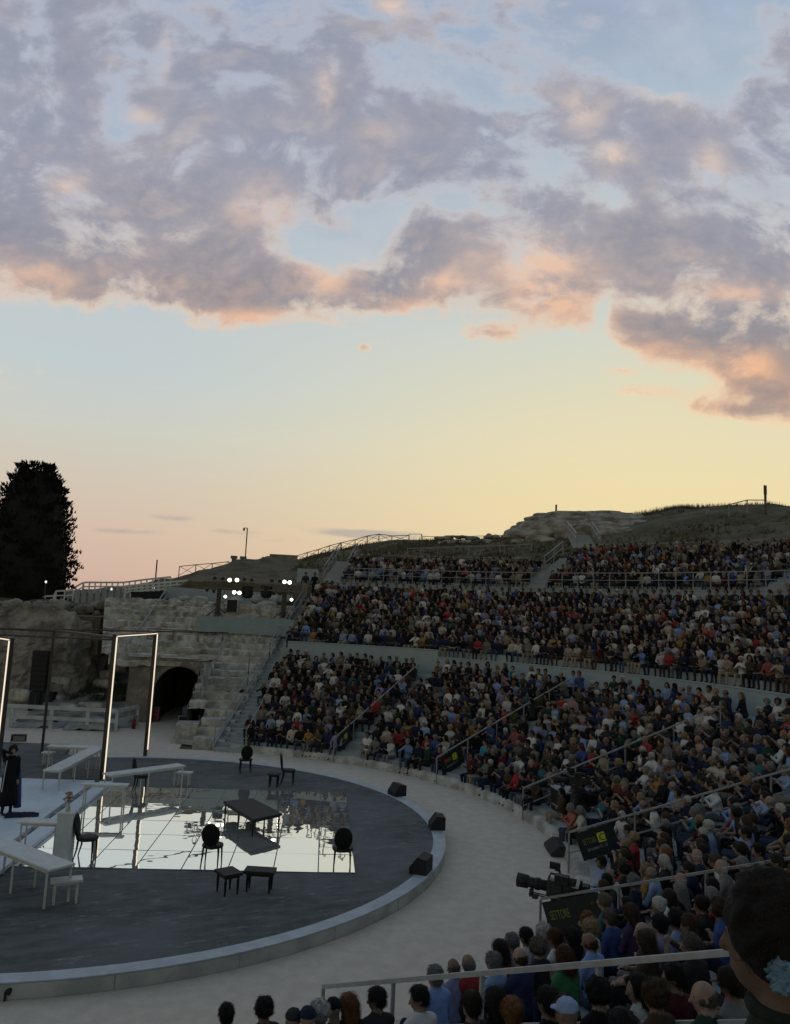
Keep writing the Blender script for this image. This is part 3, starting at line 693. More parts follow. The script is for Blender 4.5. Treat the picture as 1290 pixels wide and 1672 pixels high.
m = MB(); m.grid(rough_grid(P, 1.6, .05, 6, [0, 0, 1]).tolist()); m.add([st(u, 27, z) for u, z in curve], [tuple(range(len(curve)))]); m.build('tunnel', material('shaded_tunnel_stone', (.05, .047, .04), 1, var=.3), arch, local=False)  # lining colour darkened to carry the shade inside the tunnel
m = MB(); P = [[st(-4.35+.02*k, v, z) for z in np.linspace(0, 3.5+max(0, v-20.5)*.3, 12)] for k, v in enumerate(np.linspace(20.5, 31.5, 26))]
m.grid(rough_grid(P, 1.2, .22, 9, -udir).tolist()); P = [[st(.1, v, z) for z in np.linspace(0, 3.4, 10)] for v in np.linspace(16.8, 20.5, 10)]; m.grid(rough_grid(P, 1.3, .12, 9, udir).tolist())
P = [[st(u, v, 3.40) for u in np.linspace(-4.4, .1, 12)] for v in np.linspace(20.4, 21.4, 5)]; m.grid(rough_grid(P, 1.2, .08, 2, [0, 0, 1]).tolist())
m.build('wall_side', stone, arch, local=False)
# rough rock wall round the recess
line = [(-40, 25.8), (-9.3, 25.4), (-8.3, 26.2), (-7.9, 30.0), (-7.2, 32.0), (-5.0, 32.4), (-4.2, 31.5)]
pts = []
for (a, b), (c, e) in zip(line[:-1], line[1:]):
    k = max(2, int(math.hypot(c-a, e-b)/.35)); pts += [(a+(c-a)*i/k, b+(e-b)*i/k) for i in range(k)]
def wall_top(u): return 5.75 if u < -9 else 5.2
P = [[st(u, v+.10*z, z) for z in np.linspace(-.1, wall_top(u), 26)] for u, v in pts]
P = rough_grid(P, .9, .42, 12, -vdir); P = rough_grid(P, 2.2, .12, 14, -udir); P[:, -1, 2] += fnoise(P[:, -1], 1.1, 5)*.22
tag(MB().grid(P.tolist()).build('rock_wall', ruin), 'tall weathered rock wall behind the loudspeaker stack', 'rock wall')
structure(MB().prism([st(-60, 26.5), st(-7.9, 27), st(-7.7, 33), st(-4, 33), st(-4, 60), st(-60, 60)], 3, 5.3).build('upper_ground_terrain', earth))
structure(MB().grid(rough_grid([[st(u, v, .02+.11*(v-19)+.02*math.sin(u*3)) for u in np.linspace(-9.5, -4.2, 18)] for v in np.linspace(19.2, 32, 26)], 1.4, .12, 21, [0, 0, 1]).tolist()).build('recess_ground', ruin))
# grass patch
gm = MB(); rg = np.random.default_rng(5)
for k in range(2600):
    u, v = rg.uniform(-8.4, -4.6), rg.uniform(24, 28.5); z = .05+.11*(v-19); a = rg.uniform(0, 6.28); h = rg.uniform(.1, .4); w = .03
    b = st(u, v, z); dx = np.array([math.cos(a)*w, math.sin(a)*w, 0]); gm.add([b-dx, b+dx, b+np.array([rg.normal(0, .07), rg.normal(0, .07), h])], [(0, 1, 2)])
tag(gm.build('grass', material('dull_green_grass', (.05, .06, .026), .9, second=(.03, .035, .02), scale=4)), 'dull green grass growing in the rocky recess', 'grass', None, 'stuff')
# fallen blocks
blocks = [(112, 1163, 1.3, .7, .8, 22.6), (130, 1170, 1.2, .7, .5, 22.2), (150, 1157, 1.6, .8, .8, 23.2), (163, 1140, 1.2, .8, .7, 25.5), (170, 1118, 1.4, .9, .7, 27.5), (172, 1102, 1.5, .8, .7, 29), (100, 1120, 1.3, 1.0, 1.2, 26.0), (85, 1145, 1.2, .9, .9, 24.2), (128, 1112, 2.0, .9, .9, 28.5), (188, 1090, 1.2, .9, 1.0, 30.0), (35, 1135, 1.5, .8, .9, 24.6)]
lab = ['squared pale block at the front of the rubble by the white barrier', 'low flat block at the foot of the rubble', 'long block bordering the grass patch', 'block on the upper side of the grass patch', 'upright block stacked at the right side of the recess', 'top block of the stack at the side of the recess', 'upright weathered block left of the grass patch', 'lump of rock beside the subwoofers', 'large pale slab behind the grass patch', 'topmost dark block near the dark slatted fence', 'rock half hidden behind the subwoofers']
for k, (px, py, a, b, c, v) in enumerate(blocks):
    # meet the sight line with the plane v
    dd = ray(px, py); t_ = (v-uv(CAM)[1])/(uv(dd)[1]); p = CAM+dd*t_
    V, F = rock((0, 0, 0), (a, b, c), 40+k, 3, .16, .75, AX+RNG.normal(0, .3))
    o = MB().add(V.tolist(), F).build('stone_block', stone, None, True); o.location = (p[0], p[1], max(p[2], c*.3))
    tag(o, lab[k], 'stone block', 'fallen stone blocks in the recess')
# loudspeaker stack
def at_v(px, py, v):
    dd = ray(px, py); return CAM+dd*((v-uv(CAM)[1])/uv(dd)[1])
p = at_v(62, 1127, 23.9); t = thing('line_array', 'tall black stack of loudspeakers standing on dark subwoofers', 'loudspeaker', (p[0], p[1], 1.05))
for k in range(8):
    MB().box((0, .03*k*0-.02*k, .14+k*.285), (.82, .55, .27), AX+.05).build('speaker_box', black, t)
for k, (px, lab_) in enumerate(((60, 'dark subwoofer box under the loudspeaker stack, wall side'), (77, 'dark subwoofer box under the loudspeaker stack, recess side'))):
    p = at_v(px, 1158, 23.6); t = thing('subwoofer', lab_, 'loudspeaker', (p[0], p[1], 0), AX, 'subwoofers under the loudspeaker stack')
    MB().box((0, 0, .52), (.66 if k else .70, .8, 1.03)).build('cabinet', material('navy_black_cloth', (.015, .018, .024), .9, var=.2), t); MB().box((0, -.405, .5), (.05, .02, .9)).build('strap', blackm, t)
barm = material('dusty_white_boards', (.33, .36, .375), .7, var=.1, scale=2)
# low white barrier
def bar_between(name, a, b, w, h, mat, parent): 
    a, b = np.array(a), np.array(b); c = (a+b)/2; L = np.linalg.norm(b-a); x = (b-a)/L; z = np.array([0, 0, 1.0]); y = np.cross(z, x); y /= np.linalg.norm(y); z = np.cross(x, y)
    return MB().box(c, (L, w, h), M=np.array([x, y, z]).T).build(name, mat, parent, local=False)
p0, p1, p2 = st(-11, 17.6), st(-3.9, 17.0), st(-3.35, 18.9); t = thing('white_barrier', 'low white board barrier in front of the loudspeaker stack', 'barrier', p0)
for a, b in ((p0, p1), (p1, p2)):
    bar_between('rail', a+[0, 0, 1.0], b+[0, 0, 1.0], .08, .18, barm, t); bar_between('rail', a+[0, 0, .5], b+[0, 0, .5], .08, .17, barm, t)
for f in (0, .28, .55, .8): q = p0+(p1-p0)*f; MB().box(q+[0, .05, .52], (.18, .1, 1.04), AX).build('post', barm, t, local=False)
MB().box(p1+[0, 0, .52], (.14, .14, 1.04), AX).build('post', barm, t, local=False); MB().box(p2+[0, 0, .52], (.12, .12, 1.04), AX).build('post', barm, t, local=False)
shm = material('dusty_grey_sheeting', (.22, .24, .25), .8, var=.15, scale=2)
def sheet(c, L, W, H, seed, label, rz=0):
    t_ = np.linspace(-1, 1, 16); P = [[np.array([x*L/2, y*W/2, H*(1-abs(y)**2)*(1-x*x*.7)]) for y in np.linspace(-1, 1, 12)] for x in t_]
    P = rough_grid(P, 2.4, .09, seed, [0, .4, 1]); P[..., 2] = np.maximum(P[..., 2], .012)
    o = MB().grid(P.tolist()).build('ground_sheet', shm, None, True); o.location = Vector(tuple(c)); o.rotation_euler.z = AX+rz; return tag(o, label, 'sheet', 'grey sheets dumped along the white barrier')
sheet(at(150, 1190), 2.4, 1.5, .55, 1, 'pale grey sheet heaped under the middle of the white barrier'); sheet(at(110, 1186), 1.5, 1.0, .35, 2, 'smaller crumpled grey sheet beside the barrier post', .3)
sheet(at(200, 1185), 1.3, 1.1, .40, 3, 'grey sheet sagging at the end of the white barrier', -.4); sheet(at(60, 1187), 2.2, .9, .35, 4, 'dark-shadowed low grey sheet below the subwoofers', .1)
redm = material('dull_red_paint', (.16, .02, .018), .5, var=.15)
p = at(218, 1190); t = thing('fire_extinguisher', 'small red fire extinguisher at the end of the white barrier', 'fire extinguisher', p)
MB().lathe([(.09, 0), (.09, .42), (.05, .5), (.03, .52), (.03, .58)], n=12).build('cylinder', redm, t, True); m = MB(); m.tube([(0, 0, .56), (.1, 0, .62), (.14, 0, .4), (.11, 0, .2)], .015, 5); m.torus((0, 0, .68), .07, .012, n=12, k=5); m.build('hose', black, t)
p = at_v(252, 1172, 21.0); t = thing('flight_case', 'small dull red crate at the mouth of the stone arch', 'crate', (p[0], p[1], 0), AX)
MB().box((0, 0, .38), (.52, .5, .72)).build('crate_body', redm, t); m = MB(); [m.bar((x, -.26, .02), (x, -.26, .76), .03) for x in (-.26, .26)]; [m.bar((-.26, -.26, z), (.26, -.26, z), .03) for z in (.02, .40, .76)]; m.build('crate_edging', material('grey_case_edging', (.12, .12, .12), .5), t)
p = at_v(305, 1176, 19.6); t = thing('flight_case', 'grey-edged black flight case beside the stone arch', 'flight case', (p[0], p[1], 0), AX)
MB().box((0, 0, .30), (.75, .6, .56)).build('lower_case', black, t); MB().box((.15, .35, .78), (.8, .8, .40)).build('upper_case', material('teal_grey_case', (.06, .085, .095), .6, var=.1), t)
m = MB(); [m.box((0, -.305, z), (.77, .02, .04)) for z in (.04, .56)]; [m.box((x, -.305, .3), (.04, .02, .54)) for x in (-.37, .37)]; m.build('case_edging', railm, t)
o = MB().prism([st(-.78, 14.4), st(1.0, 13.6), st(1.3, 14.6), st(-.3, 15.6)], .003, .16).build('stone_slab', stone); tag(o, 'pale flat slab lying before the ruined steps', 'stone slab')
V, F = rock((0, 0, 0), (1.7, 1.1, 1.0), 77, 3, .1, .85, AX); o = MB().add(V.tolist(), F).build('stone_block', stone, None, True); o.location = Vector(st(.0, 15.4, .42)); tag(o, 'squared block at the lowest corner of the ruined steps', 'stone block')

# grey panel on the ruined steps
def curved_panel(name, pts_top, pts_bot, R, mat, label, cat, th=.08, group=None):
    T = [at_cyl(*p, R) for p in pts_top]; B = [at_cyl(*p, R) for p in pts_bot]; m = MB()
    for T0, T1, B0, B1 in zip(T[:-1], T[1:], B[:-1], B[1:]):
        o_ = lambda p: p+th*p*np.array([1, 1, 0])/np.linalg.norm(p[:2])
        m.add([B0, B1, T1, T0, o_(B0), o_(B1), o_(T1), o_(T0)], [(3, 2, 1, 0), (4, 5, 6, 7), (0, 1, 5, 4), (1, 2, 6, 5), (2, 3, 7, 6), (3, 0, 4, 7)])
    return tag(m.build(name, mat), label, cat, group)
RP = 24.3
curved_panel('board_screen', [(322, 1006), (400, 1008), (482, 1012)], [(320, 1033), (400, 1035), (472, 1040)], RP, material('blue_grey_panel', (.20, .265, .285), .7, var=.05), 'long blue-grey board screen across the ruined steps under the lamp towers', 'screen')
curved_panel('grey_hoarding', [(268, 957), (330, 962), (400, 965), (478, 972)], [(268, 976), (330, 982), (400, 984), (478, 982)], 31.6, boardp, 'low grey hoarding along the top of the ruined steps', 'hoarding')
curved_panel('grey_hoarding', [(486, 928), (506, 929), (520, 930)], [(484, 950), (506, 952), (520, 954)], 33.6, boardp, 'square grey hoarding beside the top of the side staircase', 'hoarding')
sl = MB()
for px in np.arange(216, 268, 3.0):
    a = at_cyl(px, 966, 31.3); b = at_cyl(px-2, 1012, 31.3); sl.bar(b, a, .14)
sl.bar(at_cyl(213, 968, 31.4), at_cyl(270, 966, 31.4), .1)
tag(sl.build('slatted_fence', material('dark_timber_slats', (.02, .02, .02), .9, var=.2)), 'dark slatted screen at the top of the rubble', 'fence')
# rails on the ruin
def rail_px(label, gpts, R, h, sp, mat=railm, w=.05, mid=.5, name='handrail', group=None):
    return handrail(label, [at_cyl(px, py, R if not isinstance(R, (list, tuple)) else R[i]) for i, (px, py) in enumerate(gpts)], h, sp, mat, w, mid, group, name, cat='handrail' if name == 'handrail' else 'fence')
rail_px('thin white handrail slanting down the far edge of the ruined steps', [(270, 984), (240, 1030), (205, 1078)], [31, 26, 22.5], .9, 3, w=.07)
rail_px('dark thin rail along a row of the ruined steps', [(240, 1048), (300, 1051), (362, 1056)], 23.6, .75, 1.3, rail_dk, .05, None)
rail_px('pale rope rail winding down beside the stone arch', [(367, 1062), (356, 1092), (340, 1112), (326, 1152)], [23.2, 21.4, 20.2, 17.2], .8, 1.6, railm, .06, None)

# ------------------------------------------------------------------ lamp towers on the ruin
RT = 26.8
B0, B1 = at_cyl(355, 1004, RT), at_cyl(462, 1009, RT)
zt = at_d(355, 958, np.linalg.norm(B0-CAM))[2]
ga = 'black lamp towers above the ruined steps'
for B_, lab in ((B0, 'black lamp tower over the middle of the blue-grey panel'), (B1, 'black lamp tower near the side staircase')):
    t = thing('lamp_tower', lab, 'tower', B_, 0, ga)
    MB().box((0, 0, (zt-B_[2])/2), (.26, .26, zt-B_[2])).build('mast', blackm, t)
    m = MB(); [m.bar((0, 0, .5), (.75*math.cos(a), .75*math.sin(a), -.1), .06) for a in (.3, 1.87, 3.44, 5.0)]; m.build('outrigger', blackm, t)
dT = (B1-B0)/np.linalg.norm(B1-B0)*np.array([1, 1, 0]); dT /= np.linalg.norm(dT)
trussm = material('dull_aluminium_truss', (.12, .125, .12), .5, var=.1)
A_ = B0-dT*1.0; E_ = B1+dT*1.5; A_[2] = E_[2] = zt+.12
t = thing('lamp_truss', 'horizontal aluminium truss carried by the two lamp towers', 'truss', (A_+E_)/2)
nrm = np.array([-dT[1], dT[0], 0])*.2
for off in (nrm+[0, 0, .2], -nrm+[0, 0, .2], nrm-[0, 0, .2], -nrm-[0, 0, .2]): MB().bar(A_+off, E_+off, .06).build('chord', trussm, t, local=False)
m = MB(); k_ = 20
for k in range(k_):
    a = A_+(E_-A_)*k/k_; b = A_+(E_-A_)*(k+1)/k_; m.bar(a-nrm-[0, 0, .2], b-nrm+[0, 0, .2], .03); m.bar(a+nrm+[0, 0, .2], b-nrm+[0, 0, .2], .03)
m.build('lattice', trussm, t, local=False)
def stage_light(px, py, lit_, label, size=.17):
    P_ = at_d(px, py, np.linalg.norm((B0+B1)/2-CAM)-.5); to = np.array([3, -2, 0])-P_; to /= np.linalg.norm(to)
    t = thing('stage_light', label, 'stage light', P_, 0, 'stage lights hung on the lamp truss')
    MB().tube([-to*.42, -to*.1, to*.0], size*.8, 12, size).build('housing', black, t, True)
    x = np.cross(to, [0, 0, 1]); x /= np.linalg.norm(x); y = np.cross(x, to)
    m = MB(); m.add([to*.012+size*.92*(math.cos(a)*x+math.sin(a)*y) for a in np.linspace(0, 2*math.pi, 20)[:-1]], [tuple(range(19))])
    m.build('lens', lampglow if lit_ else blackm, t)
    s = 1 if py > (950+.04*(px-340)) else -1
    up_ = zt-P_[2]; m = MB(); [m.bar(x*size*1.1*q-to*.15, x*size*.5*q-to*.15+np.array([0, 0, np.sign(up_)*min(abs(up_), .45)]), .03) for q in (-1, 1)]; m.build('yoke', blackm, t)
row1 = [(351, 944, 0), (364, 945, 0), (375, 947, 1), (387, 947, 1), (399, 946, 0), (411, 947, 0), (444, 948, 0), (457, 949, 0), (464.5, 950, 1), (473, 951, 1)]
row2 = [(338, 964, 0), (349, 966, 0), (382.5, 967, 1), (391, 968, 1), (368, 974, 1), (447, 970, 0), (457, 970, 0), (476, 979, 1)]
words_ = {375: 'lit lamp on top of the truss, first of the bright pair over the first tower', 387: 'lit lamp on top of the truss, second of the bright pair over the first tower', 464.5: 'lit lamp on top of the truss, inner of the bright pair over the second tower', 473: 'lit lamp on top of the truss, outer of the bright pair over the second tower',
          382.5: 'lit lamp hung under the truss, first of the lower bright pair', 391: 'lit lamp hung under the truss, second of the lower bright pair', 368: 'small lit lamp lowest beside the first tower mast', 476: 'small lit lamp lowest beside the second tower mast'}
for px, py, l in row1+row2:
    stage_light(px, py, l, words_.get(px) or ('unlit black lamp in the row on top of the truss' if (px, py, l) in row1 else 'unlit black lamp hung under the truss'), .125 if l and px not in (368, 476) else .10)
for px, sz, lab in ((404, .62, 'round-bottomed black speaker hung under the truss, tower side'), (435, .62, 'round-bottomed black speaker hung under the truss, stair side')):
    P_ = at_d(px, 968, np.linalg.norm((B0+B1)/2-CAM)); t = thing('hung_speaker', lab, 'speaker', P_, 0, 'black speakers hung under the lamp truss')
    MB().lathe([(.12, -.35), (.30, -.28), (.36, -.1), (.36, .42)], n=12).build('cabinet', black, t)
P_ = at_cyl(378, 999, RT-.2); t = thing('standing_speaker', 'black box loudspeaker standing between the two lamp towers', 'speaker', P_, .3); MB().box((0, 0, .37), (.46, .45, .74)).build('cabinet', black, t); MB().box((0, -.23, .37), (.4, .02, .66)).build('grille', material('speaker_mesh', (.03, .03, .032), .9), t)

# ------------------------------------------------------------------ hill
sky_px = [(130, 964), (200, 960), (285, 946), (330, 932), (375, 923), (385, 914), (425, 913), (440, 908), (485, 914), (540, 900), (575, 892), (605, 887), (640, 884), (690, 882), (760, 881), (830, 877), (860, 866), (900, 858), (1000, 850), (1030, 842), (1080, 832), (1120, 828), (1180, 826), (1260, 823), (1290, 828), (1340, 826)]
R1 = 62.0
rid = sorted([(math.degrees(math.atan2(p[1], p[0])), p[2]) for p in (at_cyl(*q, R1) for q in sky_px)])
ra, rzz = np.array([a for a, _ in rid]), np.array([z for _, z in rid])
def hill(a, R):
    k = min(max((a-62)/5.0, 0), 1); k2 = min(max((a-38)/3.0, 0), 1); Rb = 39.4-2.6*k2; zb = 10.75-.95*k2; R0 = Rb+(33.4-Rb)*k; z0 = zb+(8.0-zb)*k-2.75*min(max((a-82)/6.0, 0), 1)
    z1 = float(np.interp(a, ra, rzz)); t_ = (R-R0)/(R1-R0)
    if t_ <= 0: return z0
    if t_ <= 1: return z0+(z1-z0)*(t_*.75+.25*(t_*t_*(3-2*t_)))
    return z1-(R-R1)*.12
def hillz(p): return hill(math.degrees(math.atan2(p[1], p[0])), math.hypot(p[0], p[1]))
aa = np.arange(-30, 125, .5); rr = [0]*0+list(np.linspace(0, 1, 40))+[1.15, 1.5, 2.5]
P = []
for r_ in rr:
    row = []
    for a in aa:
        k = min(max((a-62)/5.0, 0), 1); Rb = 39.4-2.6*min(max((a-38)/3.0, 0), 1); R0 = Rb+(33.4-Rb)*k; R = R0+(R1-R0)*r_
        z = hill(a, R); row.append(pol(R, a, z))
    P.append(row)
P = np.array(P); nz = fnoise(P, .45, 31); n2 = fnoise(P, 1.6, 33); f = np.clip(np.array(rr)*6, 0, 1)[:, None]
P[..., 2] += f*(nz*.28+n2*.10)*np.where(np.array(rr)[:, None] > .93, .45, 1)
sk = P[0].copy(); sk[:, 2] = 5
m = MB(); m.grid(np.concatenate([sk[None], P]).tolist()); structure(m.build('hill_terrain', earth))
def on_hill(px, py):
    d = ray(px, py)
    for t_ in np.arange(50, 130, .15):
        p = CAM+d*t_
        if p[2] < hillz(p): return p
    return CAM+d*80
# rock outcrop: many weathered ledges grown together
oc = MB(); rg = np.random.default_rng(17)
for k in range(90):
    px = rg.uniform(858, 1040); top = np.interp(px, [850, 870, 885, 910, 1000, 1015, 1050], [869, 855, 845, 836.5, 834.5, 840, 845]); py = top+(rg.uniform(0, 26) if k > 30 else .5)
    R_ = 57.5-(py-top)*.24+rg.normal(0, .4); p = at_cyl(px, py, R_)
    sx, sz = rg.uniform(2.5, 5.5), rg.uniform(.9, 1.6)
    V, F = rock((p[0], p[1], p[2]-sz*.5), (sx, rg.uniform(2, 3.6), sz), 200+k, 3, .13, .78, math.atan2(p[1], p[0])+1.57+rg.normal(0, .25)); oc.add(V.tolist(), F)
tag(oc.build('rock_outcrop', material('pale_outcrop_rock', (.36, .345, .31), .95, second=(.14, .13, .11), scale=.9, bump=.9, bscale=4, detail=9, bdist=.15), None, True), 'pale flat-topped rock outcrop on the hill above the upper seats', 'rock outcrop')
oc = MB()
for k in range(60):
    px, py = rg.uniform(705, 1000), 0; py = rg.uniform(874, 888) if px < 870 else rg.uniform(858, 872)
    p = on_hill(px, py); V, F = rock((p[0], p[1], p[2]), (rg.uniform(.4, 1.5), rg.uniform(.4, 1.0), rg.uniform(.2, .55)), 300+k, 2, .22, .5, rg.uniform(0, 3)); oc.add(V.tolist(), F)
tag(oc.build('rubble', material('pale_outcrop_rock', (.2, .2, .2)), None, True), 'pale rubble scattered on the slope below the outcrop', 'rubble', None, 'stuff')
# dry grass along the skyline
gm = MB()
for k in range(2200):
    px = rg.choice([rg.uniform(1020, 1290), rg.uniform(1090, 1130), rg.uniform(540, 860)], p=[.6, .25, .15]); a = math.degrees(math.atan2(*(at_cyl(px, 830, R1)[1::-1]))); R = R1+rg.uniform(-2.5, .4); b = pol(R, a, hill(a, R)-.1)
    h = rg.uniform(.12, .6); gm.add([b-[.03, 0, 0], b+[.03, 0, 0], b+np.array([rg.normal(0, .12), 0, h])], [(0, 1, 2)])
for k in range(9000):
    a = rg.uniform(4, 72); R = rg.uniform(41, R1); b = pol(R, a, hill(a, R)-.15+.0); h = rg.uniform(.15, .5)
    for q in range(3): gm.add([b-[.04, 0, 0], b+[.04, 0, 0], b+np.array([rg.normal(0, .16), rg.normal(0, .16), h])], [(0, 1, 2)])
tag(gm.build('dry_grass', material('dry_grass_blades', (.13, .12, .075), 1, second=(.05, .05, .03), scale=.4)), 'thin dry grass along the crest of the hill', 'grass', None, 'stuff')
# fences on the hill
def xfence(label, top, bot, R, mat, braces=True, w=.07, extra=None, group=None):
    T = [at_cyl(*p, R) for p in top]; t = thing('timber_fence', label, 'fence', T[0]-[0, 0, 1], 0, group); m = MB()
    Bt = [np.array([p[0], p[1], at_cyl(*q, R)[2]]) for p, q in zip(T, bot)]
    for a, b in zip(T[:-1], T[1:]): m.bar(a, b, w)
    m.build('top_rail', mat, t, local=False)
    for a, b in zip(T, Bt): MB().bar(a, b-[0, 0, .4], w*1.1).build('post', mat, t, local=False)
    if braces:
        m = MB()
        for i in range(len(T)-1): m.bar(T[i], Bt[i+1], w*.6); m.bar(Bt[i], T[i+1], w*.6)
        m.build('cross_brace', mat, t, local=False)
    return t
xfence('dark timber fence with crossed braces over the white lattice fence', [(293, 925), (320, 922), (347, 920), (374, 917)], [(293, 940), (320, 938), (347, 935), (374, 925)], 56, rail_dk)
tp = [(484, 908), (502, 902), (520, 897), (538, 891), (558, 886), (580, 881), (600, 875), (619, 872), (640, 875), (668, 874)]
xfence('timber fence with braces following the crest of the hill', tp, [(x, y+9) for x, y in tp], 61, rail_dk)
tp = [(668, 872), (688, 872), (690, 876), (740, 876), (790, 875), (830, 874)]
xfence('low dark rail along the flat crest towards the outcrop', tp, [(x, y+6) for x, y in tp], 61, rail_dk, False, .05)
tp = [(985, 861), (1030, 855), (1070, 848), (1112, 841), (1154, 832), (1190, 824), (1220, 816.5), (1250, 816.5)]
t = xfence('pale fence with two rails climbing the grassy slope to the post sign', tp, [(990, 873), (1030, 870), (1070, 864), (1112, 860), (1154, 850), (1190, 838), (1220, 829), (1250, 829)], 55, railm, False, .07)
T = [at_cyl(x, y+8, 55) for x, y in tp]; m = MB(); [m.bar(a, b, .05) for a, b in zip(T[:-1], T[1:])]; m.build('mid_rail', railm, t, local=False)
tp = [(430, 264), (540, 262), (600, 255)]
rail_px('white rail at the foot of the slope beside the bridge stair', [(868, 899), (845, 901), (760, 903), (665, 906)], 38.5, .5, 2.2, railm, .06, None, 'white_rail')
# bridge stair on the hill
for k, (a, b, lab) in enumerate((((941, 888), (926, 868), 'white sloping handrail on the left side of the small hill stair'), ((980, 890), (966, 868), 'white sloping handrail on the far side of the small hill stair'))):
    handrail(lab.replace('left', 'near'), [at_cyl(*a, 40.5), at_cyl(*b, 45)], .8, 1.2, railm, .08, .5, 'handrails on the small hill stair')
p, q = at_cyl(955, 892, 40), at_cyl(944, 872, 45); t = thing('hill_stair', 'small grey stair climbing from the upper seats to the outcrop', 'staircase', p); m = MB()
for k in range(12): c = p+(q-p)*k/12; m.box(c+[0, 0, -.1], (1.6, .55, .18), math.atan2((q-p)[1], (q-p)[0])-math.pi/2)
m.build('step', board, t, local=False)
# posts on the skyline
def post_px(name, label, cat, px, top, bot, R, w=.1):
    a, b = at_cyl(px, top, R), at_cyl(px, bot, R); a = np.array([b[0], b[1], a[2]]); t = thing(name, label, cat, b); MB().bar((0, 0, -.6), a-b, w).build('pole', rail_dk, t); return t, a-b
t, a = post_px('post_sign', 'small square sign on a tall post at the top of the slope fence', 'sign', 1250, 793, 829, 55, .14); MB().box(a-[0, 0, .35], (.3, .12, .75), .3).build('panel', rail_dk, t)
t, a = post_px('camera_pole', 'thin tall pole with a small dome camera on the hill', 'pole', 400, 862, 918, 57, .10); m = MB(); m.bar(a, a-[.35, 0, 0], .06); m.build('arm', rail_dk, t); m = MB(); m.lathe([(.03, -.32), (.11, -.25), (.11, -.08), (.03, 0)], a-[.33, 0, 0]); m.build('dome_camera', rail_dk, t)
post_px('marker_post', 'thin dark marker post on top of the rock outcrop', 'post', 908, 824, 838, 57, .13)
post_px('flag_pole', 'thin dark pole standing over the white lattice fence', 'pole', 254, 914, 945, 52, .12)
for px, tpy, lab in ((381, 908, 'stubby stone pier at the end of the braced fence'), (396, 909, 'second stone pier beside the camera pole')):
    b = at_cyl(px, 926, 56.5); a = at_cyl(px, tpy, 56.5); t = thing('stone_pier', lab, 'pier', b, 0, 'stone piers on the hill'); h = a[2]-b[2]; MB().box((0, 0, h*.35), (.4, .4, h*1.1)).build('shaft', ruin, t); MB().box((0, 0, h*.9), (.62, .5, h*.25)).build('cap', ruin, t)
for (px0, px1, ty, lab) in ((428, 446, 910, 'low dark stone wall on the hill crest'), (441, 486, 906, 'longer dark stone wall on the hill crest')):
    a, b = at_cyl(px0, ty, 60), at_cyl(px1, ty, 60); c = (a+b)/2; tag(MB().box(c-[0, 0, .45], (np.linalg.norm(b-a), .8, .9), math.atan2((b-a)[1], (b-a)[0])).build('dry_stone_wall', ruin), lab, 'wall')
# white lattice fences at the far left
def lattice(label, top, bot, R, sp, rows=(0.5,), w=.11, mat=white_paint, group='white lattice fences above the ruins'):
    pts_t = [at_cyl(*p, R) for p in top]; t = thing('lattice_fence', label, 'fence', pts_t[0]-[0, 0, 1], 0, group); pts_b = [np.array([a[0], a[1], at_cyl(*q, R)[2]]) for a, q in zip(pts_t, bot)]
    m = MB()
    for i in range(len(pts_t)-1):
        m.bar(pts_t[i], pts_t[i+1], w*1.3)
        for r_ in rows: m.bar(pts_b[i]+(pts_t[i]-pts_b[i])*r_, pts_b[i+1]+(pts_t[i+1]-pts_b[i+1])*r_, w)
    m.build('rail', mat, t, local=False)
    for i in range(len(pts_t)-1):
        L = np.linalg.norm(pts_t[i+1]-pts_t[i]); n_ = max(1, int(L/sp))
        for k in range(n_+(i == len(pts_t)-2)):
            a = pts_t[i]+(pts_t[i+1]-pts_t[i])*k/n_; b = pts_b[i]+(pts_b[i+1]-pts_b[i])*k/n_; MB().bar(b-[0, 0, .2], a, w).build('slat', mat, t, local=False)
    return t
lattice('white post fence running level towards the cypress', [(137, 951), (202, 951), (240, 946), (279, 942)], [(137, 965), (202, 964), (240, 961), (279, 960)], 47, .42)
lattice('white lattice fence with small square openings before the lamp towers', [(205, 957), (279, 950), (350, 945), (490, 950)], [(205, 972), (279, 966), (350, 960), (490, 962)], 40, .42, (.33, .66))
lattice('white stepped stair fence at the foot of the cypress, lower run', [(12, 983), (55, 983)], [(12, 996), (55, 996)], 46, .40, (.5,))
lattice('white stepped stair fence at the foot of the cypress, upper run', [(60, 974), (88, 973), (92, 965), (120, 964)], [(60, 990), (88, 988), (92, 980), (120, 980)], 46, .5, (.5,))
lattice('white sloping stair rail rising to the level fence', [(100, 972), (136, 951)], [(100, 988), (136, 966)], 46.5, .6, (.5,))
pan = MB()
for k, px in enumerate(np.arange(126, 214, 11)):
    a = at_cyl(px, 962-(.4 if k % 2 else 0), 44.5); b = at_cyl(px, 985, 44.5); pan.box((a+b)/2, (.34, .06, (a-b)[2]), .2+.06*math.sin(k*2.1))
tag(pan.build('board_fence', board), 'row of pale upright boards leaning on the rubble wall', 'fence')
for px, py, lab in ((182, 962, 'tiny bright lamp on the white level fence'), (251, 960, 'tiny bright lamp under the lattice fence'), (75, 950, 'small lamp on a dark post before the cypress'), (52, 994, 'tiny bright lamp low on the stepped fence')):
    p = at_cyl(px, py, 43.5); t = thing('fence_lamp', lab, 'lamp', p, 0, 'small lamps along the upper fences'); MB().lathe([(.03, -.10), (.08, -.05), (.08, .05), (.03, .10)], n=8).build('bulb', smalllamp if px != 75 else lampglow if False else smalllamp, t); MB().bar((0, .04, -1.2 if px == 75 else -.4), (0, .04, -.08), .05).build('stem', rail_dk, t)
